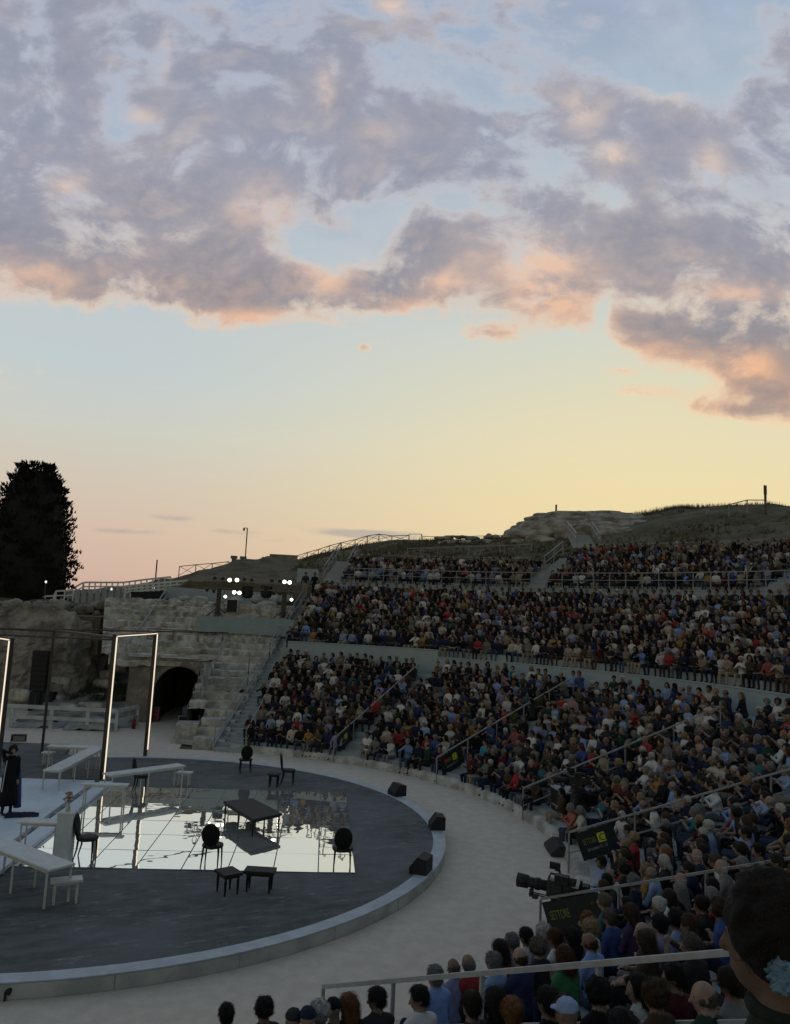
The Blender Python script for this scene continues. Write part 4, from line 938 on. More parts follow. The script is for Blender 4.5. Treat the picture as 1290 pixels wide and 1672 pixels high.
# rubble wall
rw = MB(); rg = np.random.default_rng(23)
for k in range(150):
    px = rg.uniform(-60, 218); py = rg.uniform(984, 1012); p = at_cyl(px, py, 34.0+rg.normal(0, .25)+(px < 100)*.0)
    V, F = rock(p, (rg.uniform(.5, 1.3), rg.uniform(.5, .9), rg.uniform(.35, .8)), 400+k, 2, .14, .6, rg.uniform(0, 3)); rw.add(V.tolist(), F)
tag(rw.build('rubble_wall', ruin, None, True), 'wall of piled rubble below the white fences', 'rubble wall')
bt = MB()
for k in range(40):
    px = rg.uniform(275, 475); py = rg.uniform(976, 1004); p = at_cyl(px, py, 30.5-(py-976)*.11); V, F = rock(p, (rg.uniform(.6, 1.6), rg.uniform(.5, 1), rg.uniform(.3, .7)), 600+k, 2, .16, .6, rg.uniform(0, 3)); bt.add(V.tolist(), F)
tag(bt.build('rubble', stone, None, True), 'eroded rubble lying on the upper ruined steps', 'rubble', None, 'stuff')

# ------------------------------------------------------------------ cypress
def cypress():
    base = at_d(38, 985, 72); top_z = at_d(48, 750, 72)[2]; H = top_z-base[2]+1.0
    t = thing('cypress_tree', 'broad dark cypress rising above the white stepped fence', 'tree', base-np.array([0, 0, 1.0]))
    MB().tube([(0, 0, -1), (.1, 0, H*.3), (0, .1, H*.8)], .5, 9, .08).build('trunk', rail_dk, t)
    rg = np.random.default_rng(4); vs = []; fs = []
    ks = FPX/72.0
    yy = np.array([746, 765, 790, 812, 840, 880, 910, 940, 970, 1000]); hw = np.array([3, 17, 34, 47, 56, 66, 72, 74, 70, 50])/ks*.86
    def W(z): return np.interp(985-(z-1.0)*ks, yy, hw)
    lobes = [(rg.uniform(0, 6.28), rg.uniform(.1, .92)*H, rg.uniform(.65, 1.1)) for _ in range(60)]
    for k in range(15000):
        z = H*(1-rg.power(1.5))*.99 if rg.random() < .5 else rg.uniform(0, H*.985)
        a = rg.uniform(0, 6.28); w = W(z)
        lob = 1+.13*math.sin(a*5+z*1.7)+.10*math.sin(a*9-z*3.1)+.07*math.sin(z*6.1+a*2)
        r = w*lob*math.sqrt(rg.uniform(.35, .96)); c = np.array([r*math.cos(a), r*math.sin(a)*.9, z])
        s = rg.uniform(.12, .30); tilt = np.array([math.cos(a)*rg.uniform(.1, .7), math.sin(a)*rg.uniform(.1, .7), rg.uniform(.6, 1.0)]); tilt /= np.linalg.norm(tilt)
        x = np.cross(tilt, [rg.normal(), rg.normal(), rg.normal()]); x /= np.linalg.norm(x); y = np.cross(tilt, x)
        o = len(vs); vs += [c-x*s*.35, c+x*s*.35, c+tilt*s*1.25, c+y*s*.35, c-y*s*.35]; fs += [(o, o+1, o+2), (o+3, o+4, o+2)]
    for k in range(46):
        a = rg.uniform(0, 6.28); z = rg.uniform(.25, .97)*H; w = W(z); d = np.array([math.cos(a), math.sin(a), rg.uniform(.5, 1.1)]); d /= np.linalg.norm(d); b = np.array([w*.88*math.cos(a), w*.8*math.sin(a), z])
        L = rg.uniform(.3, .7)
        for q in range(40):
            u_ = rg.uniform(0, 1); c = b+d*L*u_+rg.normal(0, .13*(1-u_*.6), 3); s = rg.uniform(.14, .3); tl = d+rg.normal(0, .3, 3); x = np.cross(tl, rg.normal(size=3)); x /= np.linalg.norm(x)
            o = len(vs); vs += [c-x*s*.35, c+x*s*.35, c+tl*s*1.2]; fs += [(o, o+1, o+2)]
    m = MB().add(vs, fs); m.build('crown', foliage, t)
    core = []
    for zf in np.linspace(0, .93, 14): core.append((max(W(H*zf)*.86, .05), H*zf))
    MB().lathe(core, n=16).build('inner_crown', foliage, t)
cypress()

def nv_(v): return v/np.linalg.norm(v)
# spotlights and a thin pole on the ruined steps, two stagehands beside the truss
for px, py, lab in ((373, 1146, 'round black spotlight on the ruined steps, nearer the stone arch'), (396, 1143, 'dark long spotlight on the ruined steps beside the side staircase')):
    P_ = at_cyl(px, py, 18.2); t = thing('spotlight', lab, 'spotlight', P_, 0, 'spotlights on the ruined steps'); to = nv_(np.array([0, 0, 1.0])-P_)
    MB().tube([np.array([0, 0, .36])-to*.25, np.array([0, 0, .36])+to*.25], .18, 12, .20).build('housing', black, t, True); m = MB(); m.bar((-.2, 0, 0), (-.2, 0, .4), .04); m.bar((.2, 0, 0), (.2, 0, .4), .04); m.bar((-.2, 0, .01), (.2, 0, .01), .05); m.build('bracket', blackm, t)
P_ = at_cyl(402, 1150, 18.4); t = thing('thin_pole', 'thin dark pole standing among the ruined steps', 'pole', P_); MB().bar((0, 0, -.1), (0, 0, 2.3), .035).build('pole', blackm, t)

# ------------------------------------------------------------------ people: one smooth skin grown from a distance field
SKIN, TOP, LEGS, SHOE, HAIR, DARK = 0, 1, 2, 3, 4, 5
def nv(v): v = np.array(v, float); return v/(np.linalg.norm(v)+1e-12)
class Field:
    def __init__(s, lo, hi, h):
        s.lo = np.array(lo, float); s.h = h; s.n = np.maximum(np.ceil((np.array(hi)-s.lo)/h).astype(int)+1, 4)
        s.F = np.full(s.n, 1.0, np.float32); s.D = np.full(s.n, 1.0, np.float32); s.L = np.zeros(s.n, np.int8)
        s.ax = [s.lo[i]+h*np.arange(s.n[i]) for i in range(3)]
    def sub(s, c0, c1, pad):
        i0 = np.clip(np.floor((np.minimum(c0, c1)-pad-s.lo)/s.h).astype(int), 0, s.n-1); i1 = np.clip(np.ceil((np.maximum(c0, c1)+pad-s.lo)/s.h).astype(int)+1, 1, s.n)
        sl = tuple(slice(a, max(b, a+1)) for a, b in zip(i0, i1))
        return sl, (s.ax[0][sl[0]][:, None, None], s.ax[1][sl[1]][None, :, None], s.ax[2][sl[2]][None, None, :])
    def merge(s, sl, d, lab, k):
        F = s.F[sl]; Dm = s.D[sl]
        if k > 0:
            hh = np.clip(.5+.5*(F-d)/k, 0, 1); s.F[sl] = F*(1-hh)+d*hh-k*hh*(1-hh)
        else: s.F[sl] = np.minimum(F, d)
        w = d < Dm; s.L[sl][w] = lab; s.D[sl] = np.minimum(Dm, d)
    def cap(s, a, b, ra, rb, lab, k=.03):
        a, b = np.array(a, float), np.array(b, float); r = max(ra, rb); sl, (x, y, z) = s.sub(a, b, r+.06)
        ab = b-a; t = np.clip(((x-a[0])*ab[0]+(y-a[1])*ab[1]+(z-a[2])*ab[2])/(ab@ab+1e-12), 0, 1)
        d = np.sqrt((x-a[0]-t*ab[0])**2+(y-a[1]-t*ab[1])**2+(z-a[2]-t*ab[2])**2)-(ra+(rb-ra)*t)
        s.merge(sl, d, lab, k)
    def ell(s, c, r, lab, k=.03, M=None, cut=None):
        c = np.array(c, float); r = np.array(r, float); sl, (x, y, z) = s.sub(c, c, r.max()+.06)
        X_, Y_, Z_ = np.broadcast_arrays(x-c[0], y-c[1], z-c[2])
        if M is not None: X_, Y_, Z_ = (M[0, j]*X_+M[1, j]*Y_+M[2, j]*Z_ for j in range(3))
        k0 = np.sqrt((X_/r[0])**2+(Y_/r[1])**2+(Z_/r[2])**2); k1 = np.sqrt((X_/r[0]**2)**2+(Y_/r[1]**2)**2+(Z_/r[2]**2)**2)+1e-9
        d = k0*(k0-1)/k1
        if cut is not None: d = np.maximum(d, cut(X_, Y_, Z_))
        s.merge(sl, d, lab, k)
    def bump(s, f, amp, ph=0.0):
        x, y, z = s.ax[0][:, None, None], s.ax[1][None, :, None], s.ax[2][None, None, :]
        s.F += amp*(np.sin(x*f+ph)*np.sin(y*f*1.13+1.3+ph)*np.sin(z*f*.9+.7)).astype(np.float32)
    def mesh(s):
        F = s.F; ins = F < 0; nx, ny, nz = F.shape
        cnt = np.zeros((nx-1, ny-1, nz-1), np.int8)
        for i in (0, 1):
            for j in (0, 1):
                for k in (0, 1): cnt += ins[i:nx-1+i, j:ny-1+j, k:nz-1+k]
        act = np.argwhere((cnt > 0) & (cnt < 8)); ids = -np.ones(cnt.shape, np.int32); ids[tuple(act.T)] = np.arange(len(act))
        pos = np.zeros((len(act), 3)); num = np.zeros(len(act))
        co = [(i, j, k) for i in (0, 1) for j in (0, 1) for k in (0, 1)]
        vals = {c: F[act[:, 0]+c[0], act[:, 1]+c[1], act[:, 2]+c[2]] for c in co}
        for a in co:
            for ax in range(3):
                if a[ax] == 0:
                    b = list(a); b[ax] = 1; b = tuple(b); fa, fb_ = vals[a], vals[b]; m = (fa < 0) != (fb_ < 0)
                    t = np.where(m, fa/(fa-fb_+1e-12), 0); p = np.array(a, float)[None]+t[:, None]*(np.array(b)-np.array(a)); pos[m] += p[m]; num += m
        pos = pos/num[:, None]
        vi = np.clip(np.rint(act+pos).astype(int), 0, s.n-1); lab = s.L[tuple(vi.T)]
        V = s.lo+(act+pos)*s.h; Q = []
        for ax in range(3):
            sl0 = [slice(None)]*3; sl1 = [slice(None)]*3; sl0[ax] = slice(0, -1); sl1[ax] = slice(1, None)
            a, b = ins[tuple(sl0)], ins[tuple(sl1)]; o1, o2 = [q for q in range(3) if q != ax]
            e = np.argwhere(a != b); e = e[(e[:, o1] > 0) & (e[:, o2] > 0) & (e[:, o1] < s.n[o1]-1) & (e[:, o2] < s.n[o2]-1)]
            if not len(e): continue
            def idx(d1, d2): q = e.copy(); q[:, o1] -= d1; q[:, o2] -= d2; return ids[tuple(q.T)]
            q = np.stack([idx(1, 1), idx(0, 1), idx(0, 0), idx(1, 0)], 1); fl = a[tuple(e.T)]
            if ax == 1: fl = ~fl
            q[~fl] = q[~fl][:, ::-1]; Q.append(q)
        Q = np.concatenate(Q); Q = Q[(Q >= 0).all(1)]
        return V, Q, lab[Q[:, 0]]
def rotm(yaw=0, pitch=0, roll=0):
    cy, sy, cp, sp, cr, sr = math.cos(yaw), math.sin(yaw), math.cos(pitch), math.sin(pitch), math.cos(roll), math.sin(roll)
    Rz = np.array([[cy, -sy, 0], [sy, cy, 0], [0, 0, 1]]); Rx = np.array([[1, 0, 0], [0, cp, -sp], [0, sp, cp]]); Ry = np.array([[cr, 0, sr], [0, 1, 0], [-sr, 0, cr]])
    return Rz @ Rx @ Ry
def elbow(S_, H_, l1, l2, pole):
    d = H_-S_; L = min(np.linalg.norm(d), (l1+l2)*.995); u = nv(d); H_ = S_+u*L
    a = (l1*l1-l2*l2+L*L)/(2*L); h = math.sqrt(max(l1*l1-a*a, 0)); p = np.array(pole, float); p = nv(p-(p@u)*u)
    return S_+u*a+p*h, H_
def person(res, pose='lap', lean=.10, female=False, hair='short', yaw=0.0, pitch=-.1, roll=0.0, sleeves='long', fat=1.0, legs=True, seed=0, collar=False, stand=False, fingers=True, hres=None):
    """returns (body V,Q,labels), (hair V,Q) in seat coordinates: facing +y, hips over the origin, seat at z=0"""
    rg = np.random.default_rng(seed); z00 = -.46 if not stand else -.98
    f = Field((-.46, -.34, z00), (.46, .72, 1.02), res)
    s = np.array([0, math.sin(lean), math.cos(lean)]); fw = np.array([0, math.cos(lean), -math.sin(lean)]); hip = np.array([0, -.02, .09])
    w = .90 if female else 1.0; fx = fat*w; ML = rotm(0, -lean)
    f.ell(hip+[0, .0, -.01], (.175*max(fx, .95), .135, .105), LEGS, .04); f.ell(hip+s*.07, (.155*fx, .12*fat, .10), TOP, .05, ML)
    f.ell(hip+s*.19, (.148*fx, .112*fat, .15), TOP, .05, ML); f.ell(hip+s*.345+fw*.005, (.168*fx, .115*fat, .16), TOP, .05, ML)
    if female: f.ell(hip+s*.33+fw*.075, (.115, .065, .07), TOP, .05, ML)
    sh = .178*w*(.6+.4*fat)
    f.cap(hip+s*.445+np.array([-sh*.75, 0, 0]), hip+s*.445+np.array([sh*.75, 0, 0]), .066, .066, TOP, .06)
    f.cap(hip+s*.45, hip+s*.51+fw*.01, .085, .062, TOP, .05)
    for e in (-1, 1): f.cap(hip+s*.525+fw*-.01, hip+s*.455+np.array([e*sh*.72, 0, 0]), .046, .050, TOP, .04)
    nb = hip+s*.515+fw*.005; hd = hip+s*.595+fw*.03+np.array([0, 0, .078])
    HM = rotm(yaw, pitch, roll)
    def hp(x, y, z): return hd+HM @ np.array([x, y, z])
    f.cap(nb-s*.02, hp(0, -.02, -.06), .054 if female else .060, .053 if female else .060, SKIN, .02)
    if collar: f.cap(nb+s*.0, nb+s*.035, .068, .064, TOP, .01)
    f.ell(hp(0, -.012, .022), (.075, .096, .098), SKIN, .008, HM); f.ell(hp(0, .030, -.050), (.054, .060, .062), SKIN, .02, HM)
    f.ell(hp(0, .062, -.005), (.05, .035, .05), SKIN, .012, HM)
    f.cap(hp(0, .088, .010), hp(0, .108, -.026), .009, .015, SKIN, .012)
    for e in (-1, 1):
        f.ell(hp(e*.078, -.012, -.005), (.010, .022, .033), SKIN, .006, HM)
        if res < .016: f.ell(hp(e*.031, .079, .012), (.014, .010, .009), DARK, 0, HM)
    if res < .016: f.cap(hp(-.02, .086, -.060), hp(.02, .086, -.060), .007, .007, DARK, .002)
    # arms
    S2 = {e: hip+s*.435+np.array([e*sh, 0, 0]) for e in (-1, 1)}; l1, l2 = .285*(.95 if female else 1), .255*(.95 if female else 1); H = {}; pole = {-1: (-1, -.6, -.5), 1: (1, -.6, -.5)}
    if pose == 'lap': H = {e: np.array([e*.05, .24+rg.uniform(-.03, .05), .22]) for e in (-1, 1)}
    elif pose == 'knees': H = {e: np.array([e*.10, .40, .20]) for e in (-1, 1)}
    elif pose == 'crossed': H = {-1: hip+s*.27+np.array([.13, .20, 0]), 1: hip+s*.24+np.array([-.13, .22, 0])}
    elif pose == 'chin': H = {-1: hp(-.035, .08, -.13), 1: np.array([.03, .27, .24])}
    elif pose == 'phone': H = {-1: hip+s*.42+np.array([-.05, .30, 0]), 1: hip+s*.42+np.array([.07, .30, 0])}
    elif pose == 'clap': H = {-1: hip+s*.34+np.array([-.03, .30, 0]), 1: hip+s*.36+np.array([.03, .31, 0])}
    elif pose == 'camera': H = {-1: hip+s*.44+np.array([-.16, .40, -.02]), 1: hip+s*.40+np.array([.14, .38, -.05])}
    elif pose == 'face': H = {-1: np.array([-.17, .10, -.03]), 1: hp(.02, .115, -.03)}
    elif pose == 'down': H = {e: np.array([e*.27, .04, -.06]) for e in (-1, 1)}
    for e in (-1, 1):
        E_, W_ = elbow(S2[e], H[e], l1, l2, pole[e]); fl = SKIN if sleeves != 'long' else TOP; up = SKIN if sleeves == 'none' else TOP
        f.cap(S2[e], E_, .056*(.5+.5*fat)*(.88 if female else 1), .044, up, .035); f.cap(E_, W_, .043, .031, fl, .02)
        d = nv(W_-E_); side = nv(np.cross(d, [0, 0, 1])+1e-6); nrm = np.cross(side, d); inw = -e*side if abs(side[0]) > .3 else side
        P_ = W_+d*.045
        if res < .02 and fingers:
            f.cap(W_, W_+d*.075, .026, .030, SKIN, .02)
            for q, (o, L_) in enumerate(((-.027, .062), (-.009, .078), (.010, .073), (.027, .056))):
                b = W_+d*.082+side*o; m_ = b+d*L_*.55-nrm*.012; t_ = m_+d*L_*.35-nrm*.03; f.cap(b, m_, .0105, .0095, SKIN, .006); f.cap(m_, t_, .0095, .008, SKIN, .004)
            b = W_+d*.03+inw*.03; f.cap(b, b+d*.045+inw*.022-nrm*.01, .012, .009, SKIN, .012)
        else: f.ell(P_+d*.03, (.042, .042, .042), SKIN, .02)
    # legs
    if stand:
        for e in (-1, 1):
            k_ = np.array([e*.10, .03, -.42]); a_ = np.array([e*.11, -.02, -.84])
            f.cap((e*.09, 0, .05), k_, .088, .058, LEGS, .04); f.cap(k_, a_, .055, .040, LEGS, .03); f.cap(a_-[0, .03, .045], a_+[0, .16, -.07], .040, .030, SHOE, .02)
    elif legs:
        sp = rg.uniform(.02, .10) if not female else rg.uniform(-.01, .04)
        for e in (-1, 1):
            k_ = np.array([e*(.09+sp), .43, .10]); a_ = k_+np.array([e*.0-e*sp*.3, rg.uniform(-.12, .05), -.41])
            f.cap((e*.088, .02, .07), k_, .086*(.4+.6*fat), .060, LEGS, .04); f.cap(k_, a_, .058, .040, LEGS, .03); f.cap(a_-[0, .02, .01], a_+[0, .17, -.025], .038, .028, SHOE, .02)
    if res < .02:
        kz = int(np.clip((hip+s*.44)[2]/res-z00/res, 1, f.n[2])); x_, y_, z_ = f.ax[0][:, None, None], f.ax[1][None, :, None], f.ax[2][None, None, :kz]
        f.F[:, :, :kz] += (.005*np.sin(x_*31+seed)*np.sin(y_*35+1.3)*np.sin(z_*27+.7)+.003*np.sin(x_*63+z_*50)*np.sin(y_*57-z_*41)).astype(np.float32)
    body = f.mesh()
    # hair
    hm = None
    if hair != 'none':
        hr = hres or res; g_ = Field((hd-.34)-[0, .05, .12], hd+[.30, .30, .30], hr)
        face = lambda gx_, gy_, gz_: -(np.sqrt((gx_/.068)**2+((gy_-.108)/.075)**2+((gz_+.045)/.115)**2)-1)*.07
        if hair in ('short', 'grey_short'):
            g_.ell(hp(0, -.016, .030), (.096, .115, .116), HAIR, 0, HM, cut=lambda X_, Y_, Z_: np.maximum(face(X_, Y_, Z_), np.maximum(-.075-Z_-np.minimum(Y_, 0)*.35, np.where(Y_ > -.005, -.02-Z_, -1.0))))
        if hair == 'bald':
            g_.ell(hp(0, -.016, .012), (.083, .103, .100), HAIR, 0, HM, cut=lambda X_, Y_, Z_: np.maximum(np.maximum(face(X_, Y_, Z_), -.085-Z_), (Z_-.004)+np.maximum(Y_, -.06)*.25)); g_.ell(hp(0, -.052, -.045), (.070, .056, .045), HAIR, .01)
        if hair in ('short', 'grey_short', 'bun', 'pony'): g_.ell(hp(0, -.050, -.035), (.078, .064, .062), HAIR, .012)
        if hair == 'updo':
            g_.ell(hp(0, -.024, .034), (.102, .118, .113), HAIR, 0, HM, cut=lambda X_, Y_, Z_: np.maximum(face(X_, Y_, Z_), -.105-Z_-np.minimum(Y_, 0)*.10))
            for q in range(90):
                v = nv(rg.normal(size=3))
                if v[1] > .5 or v[2] < -.75: continue
                g_.ell(hp(*(v*np.array([.096, .110, .106])+[0, -.024, .034])), (.022, .022, .022), HAIR, .010)
        elif hair == 'curly':
            g_.ell(hp(0, -.022, .028), (.108, .122, .120), HAIR, 0, HM, cut=lambda X_, Y_, Z_: np.maximum(face(X_, Y_, Z_), -.10-Z_))
            for q in range(34):
                v = nv(rg.normal(size=3)); 
                if v[1] > .45 or (v[2] < -.55): continue
                g_.ell(hp(*(v*np.array([.100, .112, .112])+[0, -.022, .028])), (.032, .032, .032), HAIR, .012)
        elif hair in ('bob', 'long'):
            g_.ell(hp(0, -.020, .026), (.099, .117, .114), HAIR, 0, HM, cut=lambda X_, Y_, Z_: np.maximum(face(X_, Y_, Z_), -.11-Z_))
            L_ = .15 if hair == 'bob' else .30
            for x_ in (-.058, -.03, 0, .03, .058):
                top = hp(x_*1.25, -.05-.03*(1-abs(x_)/.06), .0); low = top+np.array([0, -.035, 0])-s*L_*(1-abs(x_)*2)+fw*-.02
                g_.cap(top, low, .046, .030, HAIR, .03)
            for e in (-1, 1): g_.cap(hp(e*.078, -.02, .0), hp(e*.082, .0, -.12 if hair == 'bob' else -.17)-[0, .02, 0], .026, .02, HAIR, .02)
        elif hair in ('bun', 'pony'):
            g_.ell(hp(0, -.018, .028), (.095, .115, .114), HAIR, 0, HM, cut=lambda X_, Y_, Z_: np.maximum(face(X_, Y_, Z_), -.07-Z_-np.minimum(Y_, 0)*.3))
            if hair == 'bun': g_.ell(hp(0, -.115, .055), (.048, .042, .045), HAIR, .015)
            else: g_.cap(hp(0, -.11, .04), hp(0, -.15, -.03), .03, .034, HAIR, .02); g_.cap(hp(0, -.15, -.03), hp(0, -.135, -.20), .032, .018, HAIR, .02)
        elif hair == 'cap':
            g_.ell(hp(0, -.012, .045), (.088, .106, .088), HAIR, 0, HM, cut=lambda X_, Y_, Z_: -.02-Z_); g_.ell(hp(0, .10, .035), (.07, .075, .014), HAIR, .015, HM)
        if hr < .03: g_.bump(70, .005, seed); g_.bump(150, .003, seed*1.7)
        hm = g_.mesh() if (g_.F < 0).any() else None
    return body, hm, hd, HM
def np_mesh(name, V, Q, mi=None, smooth_=True):
    me = bpy.data.meshes.new(name); me.vertices.add(len(V)); me.vertices.foreach_set('co', np.ascontiguousarray(V, np.float32).ravel())
    me.loops.add(len(Q)*4); me.loops.foreach_set('vertex_index', np.ascontiguousarray(Q, np.int32).ravel())
    me.polygons.add(len(Q)); me.polygons.foreach_set('loop_start', np.arange(0, len(Q)*4, 4, dtype=np.int32))
    if mi is not None: me.polygons.foreach_set('material_index', np.ascontiguousarray(mi, np.int32))
    me.update(calc_edges=True)
    if smooth_: me.shade_smooth()
    return me
CL = {  # clothing palette: name -> base colour
 'black': (0.009, 0.009, 0.011), 'charcoal': (0.023, 0.024, 0.026), 'navy': (0.013, 0.018, 0.039), 'dark blue': (0.020, 0.030, 0.077), 'royal blue': (0.039, 0.070, 0.203), 'light blue': (0.201, 0.271, 0.420), 'sky blue': (0.170, 0.256, 0.475),
 'white': (0.460, 0.460, 0.460), 'cream': (0.362, 0.339, 0.292), 'grey': (0.129, 0.129, 0.129), 'dark green': (0.016, 0.039, 0.028), 'green': (0.034, 0.128, 0.054), 'olive': (0.054, 0.054, 0.029), 'beige': (0.232, 0.193, 0.146), 'brown': (0.052, 0.034, 0.023),
 'rust': (0.168, 0.047, 0.026), 'red': (0.250, 0.030, 0.033), 'burgundy': (0.059, 0.014, 0.019), 'coral': (0.297, 0.094, 0.078), 'pink': (0.351, 0.202, 0.210), 'lavender': (0.200, 0.192, 0.317), 'purple': (0.055, 0.032, 0.079), 'teal': (0.029, 0.107, 0.131), 'turquoise': (0.052, 0.224, 0.294), 'mustard': (0.275, 0.173, 0.048), 'denim blue': (0.045, 0.061, 0.096)}
HC = {'black': (.006, .005, .005), 'dark brown': (.013, .009, .006), 'brown': (.035, .02, .011), 'auburn': (.055, .02, .009), 'ginger': (.12, .05, .018), 'blond': (.20, .14, .075), 'grey': (.13, .13, .13), 'white': (.32, .31, .29), 'grey-brown': (.075, .062, .05)}
SK = {'fair': (.25, .17, .135), 'tan': (.15, .095, .07), 'olive': (.19, .125, .095), 'shaded': (.10, .064, .048)}  # last tone: tan darkened, the near woman's shade put into her skin colour
def cloth(n): return material(n.replace(' ', '_')+'_cloth', CL[n], .9, var=.06, scale=9, bump=.4, bscale=22, bdist=.02, spec=.15)
def hairm(n): return material(n.replace(' ', '_').replace('-', '_')+'_hair', HC[n], .75, var=.22, scale=40, bump=.6, bscale=110, spec=.25)
def skinm(n): return material(n+'_skin', SK[n], .6, var=.08, scale=20, spec=.25)
darkm = material('dark_eye_and_lip', (.035, .018, .016), .5)
VAR = {}
def strands(V, Q, c, style, seed):
    rg = np.random.default_rng(seed+9); n = 620 if style != 'bald' else 160
    f = Q[rg.integers(len(Q), size=n)]; P = V[f].mean(1); N = np.cross(V[f[:, 2]]-V[f[:, 0]], V[f[:, 3]]-V[f[:, 1]]); N /= np.linalg.norm(N, axis=1, keepdims=True)+1e-9
    N *= np.sign(((P-c)*N).sum(1, keepdims=True)+1e-9)
    down = np.array([0, -.35, -1.0]); T = down-(N@down)[:, None]*N; T /= np.linalg.norm(T, axis=1, keepdims=True)+1e-9
    cur = {'curly': 1.0, 'short': .5, 'grey_short': .4}.get(style, .22)
    T = T+rg.normal(0, cur, (n, 3)); T -= (T*N).sum(1, keepdims=True)*N*.8; T /= np.linalg.norm(T, axis=1, keepdims=True)+1e-9
    L = rg.uniform(.02, .055, (n, 1))*(1.5 if style in ('bob', 'long', 'pony') else 1); S = np.cross(T, N); vs = []; w = .0021
    for k, t in enumerate((0, .35, .7, 1.0)):
        B = P-N*.003+T*L*t+N*L*.35*math.sin(t*2.6)+S*L*.18*np.sin(t*5+P[:, :1]*90)
        for a in (0, 2.1, 4.2): vs.append(B+(S*math.cos(a)+N*math.sin(a))*w*(1-.75*t))
    W = np.stack(vs, 1).reshape(-1, 3); o = len(V)+np.arange(n)[:, None]*12; F = []
    for k in range(3):
        for a in range(3): F.append(np.concatenate([o+3*k+a, o+3*k+(a+1) % 3, o+3*k+3+(a+1) % 3, o+3*k+3+a], 1))
    return np.concatenate([V, W]), np.concatenate([Q]+F)
def variant(key, **kw):
    if key not in VAR:
        b, h, hd, HM = person(**kw); me = np_mesh('person', b[0], b[1], b[2]); 
        for k in range(6): me.materials.append(darkm)
        hm = None
        if h is not None:
            HV, HQ = h[0], h[1]
            if kw.get('hres', 1) < .0125 and kw['hair'] != 'cap': HV, HQ = strands(HV, HQ, hd, kw['hair'], kw.get('seed', 0))
            hm = np_mesh('hair', HV, HQ); hm.materials.append(darkm)
        VAR[key] = (me, hm, hd, HM)
    return VAR[key]
def put_person(var, p, rz, look, label, group='people watching from the stone seats', sc=1.0, cat='person'):
    me, hm = var[:2]; o = bpy.data.objects.new('person', me); COL.objects.link(o); o.location = Vector(tuple(map(float, p))); o.rotation_euler = (0, 0, rz); o.scale = (sc,)*3
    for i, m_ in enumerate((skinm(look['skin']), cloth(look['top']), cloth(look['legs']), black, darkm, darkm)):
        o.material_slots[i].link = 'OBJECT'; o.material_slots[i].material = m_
    if hm is not None:
        h = bpy.data.objects.new('cap' if look.get('cap') else 'hair', hm); COL.objects.link(h); h.parent = o; h.material_slots[0].link = 'OBJECT'; h.material_slots[0].material = cloth(look['cap']) if look.get('cap') else hairm(look['hair'])
    return tag(o, label, cat, group)

# ------------------------------------------------------------------ audience seats
def rows():
    for i in range(NL): yield ('low', i, lowR(i)+.20, lowZ(i)+.03, -101, 64.3)
    for j in range(NM): yield ('mid', j, midR(j)+.24, midZ(j)+.03, -8, 64.6)
    for k in range(NU): yield ('up', k, upR(k)+.20, upZ(k)+.03, 2, 63.4)
UPST = (64.2, 39, 13)
rs = np.random.default_rng(2024)
seats = []
for tier, r_, R, z, a0, a1 in rows():
    a = a0+rs.uniform(0, 1.0)
    while a < a1:
        stp = math.degrees(rs.normal(.465, .035)/R); a += stp
        hw_ = math.degrees((.75 if tier == 'up' else   .50 if R < 15.0 else .30)/R)
        if tier == 'low' and any(abs(a-q) < hw_ for q in STAIRS): continue
        if tier == 'up' and any(abs(a-q) < hw_ for q in UPST): continue
        if tier == 'up' and a > 39 and r_ > 4: continue
        if rs.random() < (.035 if tier != 'up' else .06): continue
        if tier == 'low' and r_ == NL-1 and rs.random() < .12: continue
        p = pol(R+rs.normal(0, .05), a, z); q = pix(p+[0, 0, .70])[0]; q2 = pix(p+[0, 0, .2])[0]
        if q[2] < 1 or not (-40 < q[0] < 1330 and q2[1] > 800 and q[1] < 1700): continue
        seats.append(dict(tier=tier, row=r_, a=a, p=p, px=q[0], py=q[1], d=float(np.linalg.norm(p-CAM))))
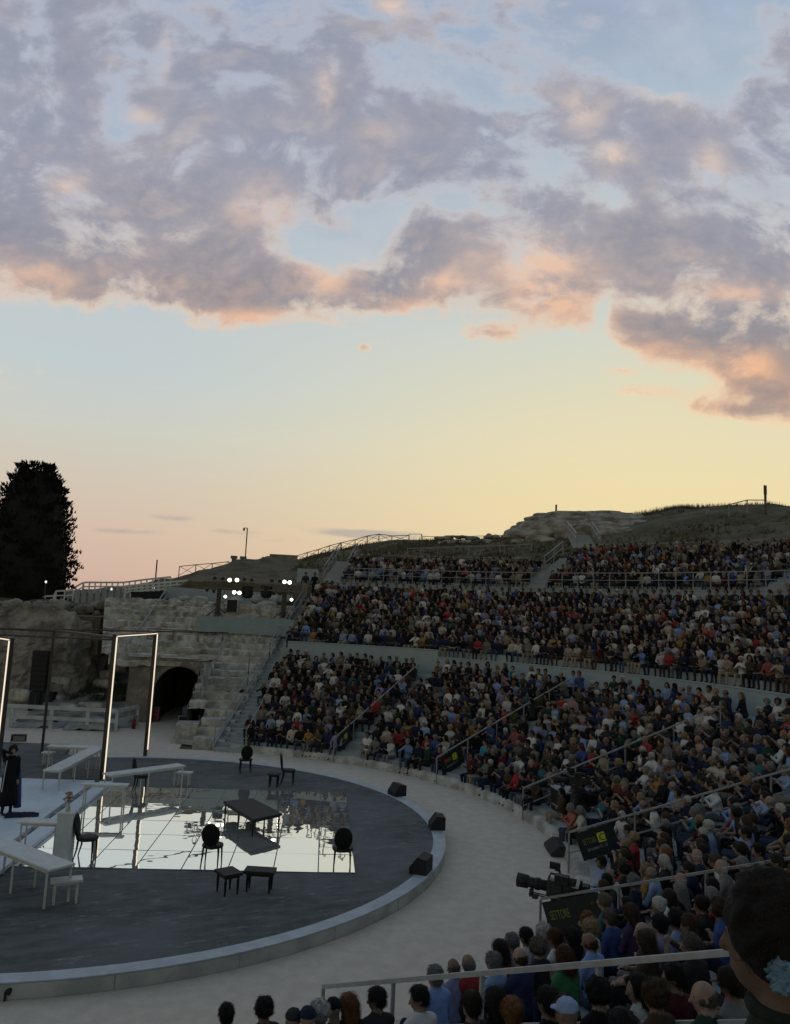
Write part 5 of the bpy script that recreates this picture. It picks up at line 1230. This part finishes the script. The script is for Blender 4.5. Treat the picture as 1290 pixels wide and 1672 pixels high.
# ---- people one can single out in the photograph: head position, look, turn of the head (+ = towards their left)
F_ = dict
SPEC = [
 F_(px=371, py=1664, hair='short', hc='black', top='black', lab='dark short-haired head at the bottom edge, farthest out towards the stage'),
 F_(px=434, py=1656, hair='curly', hc='black', top='charcoal', lab='dark curly head alone at the bottom edge before the sand'),
 F_(px=483, py=1676, hair='cap', hc='black', cap='charcoal', top='black', lab='person in a dark cap at the bottom edge, next to a navy cap'),
 F_(px=507, py=1674, hair='cap', hc='black', cap='navy', top='navy', lab='person in a navy cap at the bottom edge beside a white-haired head'),
 F_(px=527, py=1663, hair='curly', hc='white', top='cream', lab='white curly-haired head at the bottom edge beside the rail post'),
 F_(px=549, py=1655, hair='cap', hc='black', cap='black', top='black', lab='person in a black cap beside a ginger-haired head'),
 F_(px=573, py=1648, hair='bob', hc='ginger', top='black', female=1, lab='ginger-haired head beside a black cap under the white handrail end'),
 F_(px=620, py=1640, hair='short', hc='black', top='charcoal', yaw=.9, big=1, lab='dark tousled-haired man turned side-on under the white handrail'),
 F_(px=690, py=1638, hair='short', hc='black', top='white', yaw=1.1, big=1, lab='dark-haired man in profile under the handrail, in front of a light blue shirt'),
 F_(px=712, py=1606, hair='grey_short', hc='grey', top='sky blue', collar=1, lab='grey-haired man in a light blue shirt just inside the white handrail'),
 F_(px=745, py=1586, hair='bald', hc='grey-brown', top='lavender', collar=1, lab='balding man in a lavender shirt next to a man in red'),
 F_(px=771, py=1579, hair='bald', hc='grey', top='red', fat=1.12, lab='bald man in a bright red top behind the handrail post'),
 F_(px=814, py=1577, hair='grey_short', hc='grey', top='light blue', collar=1, lab='grey-haired man in a light blue shirt right of the man in red'),
 F_(px=822, py=1554, hair='bob', hc='dark brown', top='rust', female=1, lab='dark-haired woman in a rust top above the grey-haired man'),
 F_(px=842, py=1544, hair='grey_short', hc='grey', top='lavender', yaw=.5, lab='grey-haired man in a lavender shirt beside the woman in rust'),
 F_(px=867, py=1573, hair='bald', hc='brown', top='dark blue', fat=1.15, lab='bald broad man in a dark blue top behind the handrail'),
 F_(px=866, py=1534, hair='short', hc='black', top='white', lab='dark-haired man in a white top at the end of a row by the sand'),
 F_(px=894, py=1528, hair='curly', hc='white', top='grey', lab='white curly-haired person next to an auburn head'),
 F_(px=884, py=1553, hair='curly', hc='grey-brown', top='charcoal', female=1, lab='person with greying dark curls behind the bald man in blue'),
 F_(px=914, py=1537, hair='short', hc='auburn', top='white', lab='auburn-haired person in a white top'),
 F_(px=940, py=1534, hair='bob', hc='black', top='black', female=1, lab='woman with a black bob beside the auburn-haired person in white'),
 F_(px=938, py=1572, hair='bob', hc='auburn', top='green', female=1, fat=1.1, lab='woman with dark red hair in a bright green sweater'),
 F_(px=972, py=1545, hair='bald', hc='brown', top='sky blue', fat=1.1, yaw=.4, collar=1, lab='balding tanned man in a sky blue shirt next to the green sweater'),
 F_(px=975, py=1522, hair='curly', hc='blond', top='cream', female=1, lab='pale blond curly head just above the balding man in sky blue'),
 F_(px=1003, py=1503, hair='short', hc='grey-brown', top='royal blue', fat=1.15, lab='short-haired man in a plain royal blue shirt seen from behind'),
 F_(px=1026, py=1499, hair='bob', hc='brown', top='purple', female=1, lab='woman with a brown bob in a purple top beside the royal blue shirt'),
 F_(px=966, py=1509, hair='curly', hc='ginger', top='beige', female=1, lab='person with ginger-blond curls before the royal blue shirt'),
 F_(px=1075, py=1546, hair='bob', hc='brown', top='brown', female=1, lab='brown-haired woman in brown next to a light blue shirt'),
 F_(px=1112, py=1507, hair='curly', hc='black', top='light blue', lab='person with big black curls in a light blue shirt'),
 F_(px=1138, py=1551, hair='grey_short', hc='grey-brown', top='charcoal', yaw=.6, lab='grey-brown-haired man in dark clothes right under the handrail'),
 F_(px=1050, py=1622, hair='bob', hc='black', top='white', female=1, yaw=1.1, big=1, lab='black-haired woman in profile with a white collar, bottom rows'),
 F_(px=1078, py=1642, hair='curly', hc='brown', top='brown', female=1, big=1, lab='person with brown curls beside the woman in profile'),
 F_(px=1112, py=1606, hair='short', hc='black', top='burgundy', yaw=.9, big=1, lab='black-haired man in burgundy looking towards the stage'),
 F_(px=1160, py=1638, hair='bald', hc='grey-brown', top='dark green', yaw=.9, big=1, lab='large balding grey-haired man in profile at the bottom corner'),
 F_(px=905, py=1645, hair='short', hc='black', top='black', big=1, lab='black-haired head below the green sweater, bottom row'),
 F_(px=930, py=1660, hair='short', hc='dark brown', top='charcoal', big=1, lab='dark brown head at the bottom edge below the green sweater'),
 F_(px=985, py=1634, hair='curly', hc='black', top='black', big=1, lab='head of thick dark curls in the row under the handrail'),
 F_(px=958, py=1676, hair='cap', hc='black', cap='light blue', top='white', big=1, lab='person in a pale blue and white cap at the bottom edge'),
 F_(px=780, py=1652, hair='short', hc='dark brown', top='charcoal', big=1, lab='dark brown head at the bottom edge below the man in red'),
 F_(px=815, py=1650, hair='bob', hc='black', top='black', female=1, big=1, lab='dark bobbed head at the bottom edge behind the handrail post'),
 F_(px=842, py=1662, hair='bun', hc='ginger', top='brown', female=1, big=1, lab='reddish hair tied in a bun at the bottom edge'),
 F_(px=1195, py=1408, hair='short', hc='grey-brown', top='white', lean=.5, lab='person bent forward in a bright white shirt above the big dark head'),
 F_(px=1062, py=1425, hair='curly', hc='blond', top='mustard', female=1, lab='blond curly-haired person in a yellow top near the handrail'),
 F_(px=1040, py=1447, hair='curly', hc='grey', top='navy', lab='grey curly-haired person in navy below the yellow top'),
 F_(px=1255, py=1395, hair='short', hc='black', top='green', yaw=.6, lab='dark-haired person in a vivid green top near the photo edge'),
 F_(px=796, py=1213, hair='short', hc='black', top='turquoise', lab='person in a vivid turquoise top beside the small yellow sign'),
 F_(px=872, py=1238, hair='short', hc='brown', top='red', lab='person in a vivid red top in the front rows near the cable ring'),
 F_(px=1025, py=1280, hair='short', hc='grey', top='dark green', lab='grey-haired person in a dark green top by the middle handrail'),
 F_(px=1102, py=1285, hair='bald', hc='grey', top='sky blue', lab='bald man in a sky blue shirt just above the middle handrail'),
 F_(px=998, py=1412, hair='short', hc='black', top='light blue', yaw=.8, lab='dark-haired person in light blue turned side-on just beyond the large C sign'),
]
low_idx = [s for s in seats if s['tier'] == 'low']
def cone_hit(px, py, hh=.74):
    d = ray(px, py)
    for t in np.arange(3, 60, .01):
        p = CAM+d*t; R = math.hypot(p[0], p[1])
        if R < 22.3 and R > 12.6:
            z = .40+.375*(R-.20-13.22)+.03+hh-.02
            if p[2] <= z: return p, R
    return None, None
POSES = ['lap', 'lap', 'lap', 'knees', 'crossed', 'chin', 'lap', 'phone', 'clap', 'crossed']
used = []
taken_lab = set()
nspec = 0
for k, c in enumerate(SPEC):
    p, R = cone_hit(c['px'], c['py'])
    if p is None: continue
    i = int(round((R-.2-13.22)/TR)); i = min(max(i, 0), NL-1)
    Rr = lowR(i)+.2; Rr = Rr+np.clip(R-Rr, -.25, .25); a = math.degrees(math.atan2(p[1], p[0])); b = pol(Rr, a, lowZ(i)+.03)
    # keep the head on its sight line
    dist = float(np.linalg.norm(b-CAM)); tgt = CAM+ray(c['px'], c['py'])*(np.linalg.norm(p-CAM)); b[2] = max(lowZ(i)-.05, min(lowZ(i)+.14, b[2]+(tgt[2]-(b[2]+.74))))
    used.append((b, dist))
    fem = bool(c.get('female')); res = .0125 if c.get('big') or dist < 10.5 else .015
    lean = c.get('lean', .10+.06*((k*7) % 5)/5)
    v = variant(('spec', k), res=res, hres=.0095, pose=POSES[k % 4], lean=lean, female=fem, hair=c['hair'], yaw=c.get('yaw', .12*math.sin(k*2.3)), pitch=-.14-.1*((k*5) % 3)/3, roll=.06*math.sin(k), fat=c.get('fat', 1.0), collar=bool(c.get('collar')), sleeves='long' if k % 3 else 'short', seed=k+1)
    rz = math.atan2(-b[1], -b[0])-math.pi/2+.10*math.sin(k*1.7)
    look = F_(skin=('fair', 'tan', 'olive')[k % 3], top=c['top'], legs=('charcoal', 'navy', 'denim blue', 'black')[k % 4], hair=c['hc'], cap=c.get('cap'))
    put_person(v, b, rz, look, c['lab']); taken_lab.add(c['lab']); nspec += 1
def near_used(p): return any(np.hypot(p[0]-q[0][0], p[1]-q[0][1]) < .36 for q in used)
# ---- keep places for the two television cameras free
def blocked(s):
    if s['tier'] == 'low' and s['py'] > 1488 and s['px'] < 1030: return True
    if s['tier'] == 'low' and s['py'] > 1488 and s['px'] < 1190 and int(s['a']*37) % 10 < 6: return True
    if s['tier'] == 'low' and 922 < s['px'] < 1004 and 1325 < s['py'] < 1440 and s['d'] < 23.5: return True
    return (s['tier'] == 'low' and s['row'] <= 1 and -17.5 < s['a'] < -12.0) or (s['tier'] == 'low' and s['row'] == 0 and -53 < s['a'] < -46.5)
seats = [s for s in seats if not near_used(s['p']) and not blocked(s)]
seats.sort(key=lambda s: s['d'])
NIND = 296-nspec
ind, rest = seats[:NIND], seats[NIND:]
TOPS = ['black']*26+['charcoal']*14+['navy']*15+['dark blue']*6+['white']*12+['cream']*5+['light blue']*5+['grey']*6+['beige']*4+['brown']*5+['olive']*3+['dark green']*3+['burgundy']*3+['red']*2+['coral']*1+['pink']*1+['lavender']*2+['royal blue']*2+['rust']*1+['teal']*1+['mustard']*1+['sky blue']*3
HCS = ['black']*14+['dark brown']*13+['brown']*6+['grey']*7+['grey-brown']*4+['white']*4+['blond']*4+['auburn']*2+['ginger']*1
LEGC = ['black']*5+['charcoal']*4+['navy']*4+['denim blue']*5+['beige']*3+['grey']*2+['brown']*2
STY = [(0, 'short'), (0, 'short'), (0, 'bald'), (0, 'grey_short'), (1, 'bob'), (1, 'long'), (1, 'curly'), (1, 'bun'), (1, 'pony'), (0, 'curly'), (1, 'bob'), (0, 'short')]
HW = {'short': 'short {} hair', 'grey_short': 'cropped {} hair', 'bald': 'balding {} hair', 'bob': 'bobbed {} hair', 'long': 'long {} hair', 'curly': 'curly {} hair', 'bun': '{} bun', 'pony': '{} ponytail'}
ORD = ['front', 'second', 'third', 'fourth', 'fifth', 'sixth', 'seventh', 'eighth', 'ninth', 'tenth', 'top']
def block(a):
    if a < -76.5: return 'below the near handrail'
    if a < -53.5: return 'between near handrail and camera'
    if a < -29.5: return 'between television camera and C sign'
    if a < -6.5: return 'between C sign and cable ring'
    if a < 18: return 'between cable ring and yellow sign'
    if a < 42: return 'between the far stair signs'
    return 'beside the long side staircase'
pool = {}
nv_ = 0
labels = {}
for n_, s in enumerate(ind):
    st_i = int(rs.integers(len(STY))); fem, hs__ = STY[st_i]; pose = POSES[int(rs.integers(len(POSES)))]
    near = s['d'] < 14
    slot = int(rs.integers(3 if near else 2))
    pose_k = ('lap', 'knees', 'crossed', 'chin', 'phone', 'clap').index(pose)
    key = ('n' if near else 'm', st_i, slot)
    if key not in VAR:
        kk = st_i*10+slot
        variant(key, res=.0150 if near else .019, hres=.012 if near else .016, pose=pose, lean=float(rs.uniform(.0, .42)), female=bool(fem), hair=hs__, yaw=float(rs.normal(0, .22)), pitch=float(rs.uniform(-.35, .0)), roll=float(rs.normal(0, .13)), sleeves='short' if rs.random() < .4 else 'long', fat=float(rs.uniform(.92, 1.15)), seed=kk+50, collar=rs.random() < .4 and not fem)
    v = VAR[key]; a_ = s['a']; p = s['p'].copy(); d0 = np.array([1.0, -2.0]) if rs.random() < .5 else np.array([0.0, 0.0])
    rz = math.atan2(d0[1]-p[1], d0[0]-p[0])-math.pi/2+rs.normal(0, .16)
    if s['row'] == 0: p = p*np.array([1, 1, 1])
    hc = HCS[int(rs.integers(len(HCS)))]; hc = ('grey', 'grey-brown', 'white')[int(rs.integers(3))] if hs__ in ('grey_short', 'bald') and hc not in ('white', 'grey', 'grey-brown') else hc
    tp_ = TOPS[int(rs.integers(len(TOPS)))]
    base_l = f"{HW[hs__].format(hc)}, {tp_} top, {ORD[s['row']]} row {block(a_)}"
    look = F_(skin=('fair', 'tan', 'olive')[int(rs.integers(3))], top=tp_, legs=LEGC[int(rs.integers(len(LEGC)))], hair=hc)
    s['lab'] = base_l; s['obj'] = put_person(v, p, rz, look, base_l, sc=float(rs.normal(.985, .035)))
# no two may read the same: a second alike in its row gets another top
for s in ind:
    l = s['lab']
    if l in taken_lab:
        for tn in sorted(set(TOPS), key=lambda t: (s['row']*7+len(t)*5+len(taken_lab)) % 13):
            nl = ', '.join([l.split(', ')[0], tn+' top', l.split(', ')[2]])
            if nl not in taken_lab:
                l = nl; s['obj'].material_slots[1].material = cloth(tn); break
    s['obj']['label'] = l; taken_lab.add(l)
# ---- everyone farther off: one crowd mesh built from low-detail seated figures
LV = []
for k in range(26):
    fem, hs__ = STY[k % len(STY)]
    b, h, hd, HM = person(res=.040, hres=.034, pose=POSES[k % len(POSES)], lean=.0+.45*((k*7) % 11)/11, female=bool(fem), hair=hs__, yaw=.5*math.sin(k*2.1), pitch=-.1-.2*((k*3) % 5)/5, fat=.95+.2*((k*5) % 7)/7, sleeves='short' if k % 3 == 0 else 'long', seed=k+300, fingers=False)
    V, Q, L = b
    if h is not None: V, Q, L = np.concatenate([V, h[0]]), np.concatenate([Q, h[1]+len(V)]), np.concatenate([L, np.full(len(h[1]), HAIR)])
    LV.append((V, Q, L))
VV, QQ, CC = [], [], []; off = 0
for s in rest:
    V, Q, L = LV[int(rs.integers(len(LV)))]; p = s['p']; rz = math.atan2(-2-p[1] if rs.random() < .5 else -p[1], -p[0])-math.pi/2+rs.normal(0, .22); sc = rs.normal(.985, .04)
    cs, sn = math.cos(rz), math.sin(rz); W = np.stack([V[:, 0]*cs-V[:, 1]*sn, V[:, 0]*sn+V[:, 1]*cs, V[:, 2]], 1)*sc+p
    tp_ = np.array(CL[TOPS[int(rs.integers(len(TOPS)))]])*rs.uniform(.65, 1.1); lg = np.array(CL[LEGC[int(rs.integers(len(LEGC)))]]); hc = np.array(HC[HCS[int(rs.integers(len(HCS)))]]); sk_ = np.array(SK[('fair', 'tan', 'olive')[int(rs.integers(3))]])*rs.uniform(.8, 1.1)
    pal = np.array([sk_, tp_, lg, (.012, .012, .012), hc, (.02, .015, .015)])
    VV.append(W); QQ.append(Q+off); CC.append(pal[L]); off += len(V)
me = np_mesh('crowd', np.concatenate(VV), np.concatenate(QQ)); C_ = np.repeat(np.concatenate(CC), 4, 0); C_ = np.concatenate([C_, np.ones((len(C_), 1))], 1)
ca = me.color_attributes.new('clothing', 'FLOAT_COLOR', 'CORNER'); ca.data.foreach_set('color', np.ascontiguousarray(C_, np.float32).ravel())
cm = bpy.data.materials.new('crowd_clothing'); cm.use_nodes = True; t_ = cm.node_tree; b_ = t_.nodes['Principled BSDF']; at_n = t_.nodes.new('ShaderNodeVertexColor'); at_n.layer_name = 'clothing'
t_.links.new(at_n.outputs[0], b_.inputs['Base Color']); b_.inputs['Roughness'].default_value = .9; b_.inputs['Specular IOR Level'].default_value = .15; me.materials.append(cm)
o = bpy.data.objects.new('crowd', me); COL.objects.link(o); tag(o, 'dense seated crowd filling the farther seating tiers', 'crowd', None, 'stuff')
print('PEOPLE', nspec, len(ind), len(rest), len(me.polygons))

# ------------------------------------------------------------------ the dark head close by
bigv = person(res=.0085, hres=.0065, pose='lap', lean=.10, female=True, hair='updo', yaw=.10, pitch=-.12, roll=.06, fat=1.05, seed=901, legs=True)
bme = np_mesh('person', bigv[0][0], bigv[0][1], bigv[0][2]); [bme.materials.append(darkm) for _ in range(6)]
bh = np_mesh('hair', bigv[1][0], bigv[1][1]); bh.materials.append(darkm)
tgt = at_d(1257, 1538, 2.16); hd = bigv[2]; rzb = rad(14)
off_ = np.array([hd[0]*math.cos(rzb)-hd[1]*math.sin(rzb), hd[0]*math.sin(rzb)+hd[1]*math.cos(rzb), hd[2]])
pb = tgt-off_
o = put_person((bme, bh), pb, rzb, dict(skin='shaded', top='dark green', legs='black', hair='black'), 'large dark curly-haired head and shoulder seen from behind at the lower corner', None)
o.material_slots[1].material = material('very_dark_green_knit', (.010, .016, .012), .95, var=.2, scale=40, bump=.5, bscale=160, bdist=.004)
hm_ = MB(); rg = np.random.default_rng(77); HMb = bigv[3]
for k in range(1900):
    v = nv(rg.normal(size=3))
    if v[1] > .45 or v[2] < -.6: continue
    b = v*np.array([.100, .115, .111])+[0, -.024, .034]; d = nv(v+rg.normal(0, .75, 3)); L_ = rg.uniform(.012, .040); x = nv(np.cross(d, rg.normal(size=3))); y = np.cross(d, x); ph = rg.uniform(0, 6); cu_ = rg.uniform(.002, .007)
    pts = [hd+HMb @ (b+d*L_*t+x*cu_*math.sin(ph+t*6)+y*cu_*math.cos(ph+t*6)) for t in np.linspace(0, 1, 5)]
    hm_.tube(pts, .0009, 3, .0004, cap=False)
hm_.build('flyaway_hair', hairm('brown'), o)
sl_ = np.array([0, math.sin(.10), math.cos(.10)]); nbk = np.array([0, -.02, .09])+sl_*.545
m = MB(); m.torus(nbk, .068, .016, M=np.array([[1, 0, 0], [0, 0, 1], [0, 1, 0]]), n=36, k=10); m.build('neckband', material('very_dark_green_knit', (.01, .016, .012), .95), o, True)
# pale blue ruffled scarf lying on her shoulder
sc_ = MB(); rg = np.random.default_rng(12); c0 = at_d(1291, 1596, 2.04)
for k in range(4):
    V, F = rock(c0+rg.normal(0, 1, 3)*[.016, .014, .008], (.075, .062, .050), 700+k, 5, .42, .0)
    n1_ = fnoise(V, 60, 40+k)[:, None]; n2_ = fnoise(V, 130, 50+k)[:, None]; cc_ = V.mean(0); V = V+(V-cc_)*(n1_*.35+n2_*.16); sc_.add(V.tolist(), F)
sco = sc_.build('scarf', material('pale_blue_gauze', (.11, .18, .235), .9, var=.2, scale=40, bump=.6, bscale=60, bdist=.01), None, True); tag(sco, 'pale blue ruffled gauze scarf on the dark shoulder at the photo edge', 'scarf')
for k in (): pass

# seat block under her: the wall-top step of the middle tier
structure(MB().ring([(22.0, 3.2), (22.0, pb[2]-.02), (23.2, pb[2]-.02), (23.2, 3.2)], -91, -80, 10).build('step_terrain', board))

# ------------------------------------------------------------------ performer on the white platform
pv = person(res=.016, hres=.012, pose='face', lean=.04, female=False, hair='curly', yaw=-.4, pitch=-.35, fat=1.05, seed=55, stand=True)
pme = np_mesh('person', pv[0][0], pv[0][1], pv[0][2]); [pme.materials.append(darkm) for _ in range(6)]
ph_ = np_mesh('hair', pv[1][0], pv[1][1]); ph_.materials.append(darkm)
pp = st(-2.38, -.16, HS+.14+.925)
perf = put_person((pme, ph_), pp, rad(-150), dict(skin='fair', top='black', legs='navy', hair='dark brown'), 'performer in a long black coat standing on the white platform, hand raised to face', None)
m = MB(); prof = [(.20, .12), (.21, .0), (.22, -.25), (.25, -.55), (.27, -.68), (.255, -.68), (.2, -.3), (.19, .1)]
V = []; nn = 28
for i, (r, z) in enumerate(prof):
    for j in range(nn):
        a = 2*math.pi*j/nn; rr = r*(1+.07*math.sin(a*5+z*2)*min(1, max(0, .1-z)*2)); V.append((rr*math.cos(a), rr*.72*math.sin(a), z))
m.add(V, [(i*nn+j, i*nn+(j+1) % nn, (i+1)*nn+(j+1) % nn, (i+1)*nn+j) for i in range(len(prof)-1) for j in range(nn)]); m.build('coat', cloth('black'), perf, True)
m = MB(); m.tube([(.17, .10, .52), (.20, .11, .25), (.215, .10, -.05), (.23, .10, -.3)], .012, 6); m.build('white_stripe', cloth('white'), perf)
m = MB(); m.tube([(-.22, -.05, .25), (-.26, -.06, 0), (-.29, -.06, -.4), (-.30, -.04, -.8)], .07, 8, .10); m.build('blue_cloth', cloth('royal blue'), perf, True)
P = [[np.array([x*.42, y*.24, .02+.06*(1-x*x)*(1-y*y)]) for y in np.linspace(-1, 1, 14)] for x in np.linspace(-1, 1, 20)]
P = rough_grid(P, 7, .035, 3, [.5, .5, 1]); P[..., 2] = np.maximum(P[..., 2], .004)
q = at(36, 1331, HS+.15); gar = MB().grid(P.tolist()).build('dropped_garment', cloth('navy'), None, True); gar.location = (q[0], q[1], HS+.142); gar.rotation_euler.z = AX+.3; tag(gar, 'dark blue garment dropped on the white platform beside the performer', 'garment')

# ------------------------------------------------------------------ television cameras
def tv_camera(base, head_h, yaw_, tilt, label, scl=1.0):
    t = thing('television_camera', label, 'television camera', base, yaw_)
    ct, sn = math.cos(tilt), math.sin(tilt)
    def q(x, y, z): return np.array([x*ct-z*sn, y, x*sn+z*ct])+[0, 0, head_h]
    Mx = np.array([[ct, 0, -sn], [0, 1, 0], [sn, 0, ct]])
    m = MB(); m.tube([q(.16, 0, .10), q(.34, 0, .10), q(.36, 0, .10), q(.50, 0, .10), q(.52, 0, .10), q(.60, 0, .10)], .075, 16); m.tube([q(.48, 0, .10), q(.64, 0, .10)], .095, 16, .102); m.tube([q(.30, 0, .10), q(.36, 0, .10)], .088, 16); m.build('lens', black, t, True)
    m = MB(); m.box(q(0, 0, .10), (.36, .15, .22), M=Mx); m.box(q(-.26, 0, .08), (.18, .12, .18), M=Mx); m.box(q(.05, .09, .12), (.2, .03, .1), M=Mx); m.build('body', blackm, t)
    m = MB(); m.tube([q(-.12, 0, .21), q(-.10, 0, .29), q(.14, 0, .29), q(.17, 0, .21)], .016, 6); m.tube([q(.0, 0, .29), q(.02, .02, .35), q(.08, .02, .36)], .012, 5); m.box(q(-.02, -.11, .20), (.12, .05, .09), M=Mx); m.tube([q(-.02, -.08, .14), q(.04, -.16, .30), q(.10, -.16, .34)], .012, 5); m.box(q(.12, -.16, .36), (.16, .03, .10), M=Mx); m.tube([q(-.3, .05, .15), q(-.34, .10, .30)], .02, 6); m.box(q(-.38, 0, .10), (.10, .16, .26), M=Mx); m.build('top_handle', black, t)
    m = MB(); m.box(q(-.06, .14, .28), (.20, .13, .12), M=Mx); m.tube([q(-.16, .14, .28), q(-.26, .14, .27)], .05, 10, .06); m.build('viewfinder', black, t)
    m = MB(); [m.tube([q(-.15, s*.04, -.05), q(.45, s*.04, -.05)], .010, 6) for s in (-1, 1)]; m.box(q(.42, 0, -.03), (.03, .16, .10), M=Mx); m.box(q(.36, 0, -.08), (.08, .10, .06), M=Mx); m.build('support_rods', blackm, t)
    m = MB(); m.box((0, 0, head_h-.10), (.22, .16, .10)); m.cyl((0, 0, head_h-.26), (0, 0, head_h-.12), .07); m.cyl((0, -.1, head_h-.12), (0, .1, head_h-.12), .06); m.build('pan_head', blackm, t)
    for s in (-1, 1):
        m = MB(); m.tube([(-.05, s*.10, head_h-.12), (-.45, s*.22, head_h-.26), (-.60, s*.24, head_h-.24)], .014, 6); m.tube([(-.52, s*.23, head_h-.25), (-.66, s*.25, head_h-.23)], .024, 8); m.build('pan_bar', black, t)
    for k in range(3):
        a = rad(60+120*k); m = MB(); m.tube([(.05*math.cos(a), .05*math.sin(a), head_h-.24), (.40*math.cos(a), .40*math.sin(a), .0)], .024, 6); m.tube([(.22*math.cos(a), .22*math.sin(a), head_h*.42), (0, 0, head_h*.42)], .010, 4); m.build('tripod_leg', blackm, t)
    m = MB(); m.box((-.30, -.20, head_h-.36), (.20, .02, .14), rad(20)); m.tube([(-.1, -.1, head_h-.2), (-.28, -.19, head_h-.34)], .012, 5); m.build('monitor', black, t)
    m = MB(); m.tube([(.0, .1, head_h-.05), (-.2, .18, head_h-.45), (-.1, .1, head_h-.8), (-.3, .2, .02)], .012, 5); m.build('cable', black, t)
    m = MB(); m.lathe([(.20, .02), (.17, .3), (.13, head_h-.35), (.09, head_h-.22)], n=12); m.build('draped_pedestal', black, t, True)
    t.scale = (scl,)*3
    return t
b1 = at(912, 1532, .36); hgt = 1.0
for h_ in np.arange(.7, 1.8, .02):
    if pix(np.array([b1[0], b1[1], .36+h_+.08]))[0][1] < 1456: hgt = h_; break
to = np.array([-3.0, 1.0])-b1[:2]; tv_camera(b1, hgt/1.28, math.atan2(to[1], to[0]), .03, 'large black television camera on a tripod at the foot of the near seats', 1.28)
b2 = at(938, 1352, .36); to = np.array([0, 1.0])-b2[:2]; tv_camera(b2, 1.25, math.atan2(to[1], to[0]), -.02, 'black television camera in the shadow behind the C sign')
ov = person(res=.015, hres=.012, pose='camera', lean=.12, hair='short', seed=61, fat=1.05); ome = np_mesh('person', ov[0][0], ov[0][1], ov[0][2]); [ome.materials.append(darkm) for _ in range(6)]; oh = np_mesh('hair', ov[1][0], ov[1][1]); oh.materials.append(darkm)
pc = b1+nv([b1[0], b1[1]-0, 0])*.0; dirn = nv(np.array([-3.0-b1[0], 1.0-b1[1], 0])); pc = b1-dirn*.95; pc[2] = lowZ(1)+.10
put_person((ome, oh), pc, math.atan2(dirn[1], dirn[0])-math.pi/2, dict(skin='tan', top='olive', legs='charcoal', hair='black'), 'camera operator in a dull olive top seated behind the near television camera', None)
d2 = nv(np.array([0-b2[0], 1.0-b2[1], 0])); pc = b2-d2*1.0; pc[2] = lowZ(0)+.55
sv = person(res=.016, hres=.013, pose='camera', lean=.10, hair='short', seed=63, fat=1.1, stand=True); sme = np_mesh('person', sv[0][0], sv[0][1], sv[0][2]); [sme.materials.append(darkm) for _ in range(6)]; sh_ = np_mesh('hair', sv[1][0], sv[1][1]); sh_.materials.append(darkm)
put_person((sme, sh_), pc, math.atan2(d2[1], d2[0])-math.pi/2, dict(skin='tan', top='black', legs='black', hair='black'), 'camera operator in black standing behind the camera near the C sign', None)
# draped desk beside the second camera
c1 = at(925, 1288, 1.12); aa_ = math.atan2(c1[1], c1[0]); t = thing('draped_desk', 'pale-topped desk draped in black cloth beside the second television camera', 'desk', (c1[0], c1[1], .42), aa_)
MB().box((0, 0, .675), (.6, 1.1, .05)).build('desktop', board, t); MB().box((0, 0, .325), (.56, 1.06, .64)).build('drape', black, t)

for k, (px, py, top_, lab) in enumerate(((497, 977, 'beige', 'stagehand in pale trousers standing beside the lamp truss'), (512, 978, 'black', 'stagehand in dark clothes standing at the top of the side staircase'))):
    P_ = at_cyl(px, py, 30.8); v = person(res=.03, hres=.025, pose='down', lean=.02, hair='short', seed=71+k, stand=True, fingers=False); sm_ = np_mesh('person', v[0][0], v[0][1], v[0][2]); [sm_.materials.append(darkm) for _ in range(6)]; sh2 = np_mesh('hair', v[1][0], v[1][1]); sh2.materials.append(darkm)
    put_person((sm_, sh2), P_+[0, 0, .9], math.atan2(-P_[1], -P_[0])-math.pi/2+.3*k, dict(skin='tan', top='charcoal' if k == 0 else 'black', legs=top_, hair='black'), lab, None)
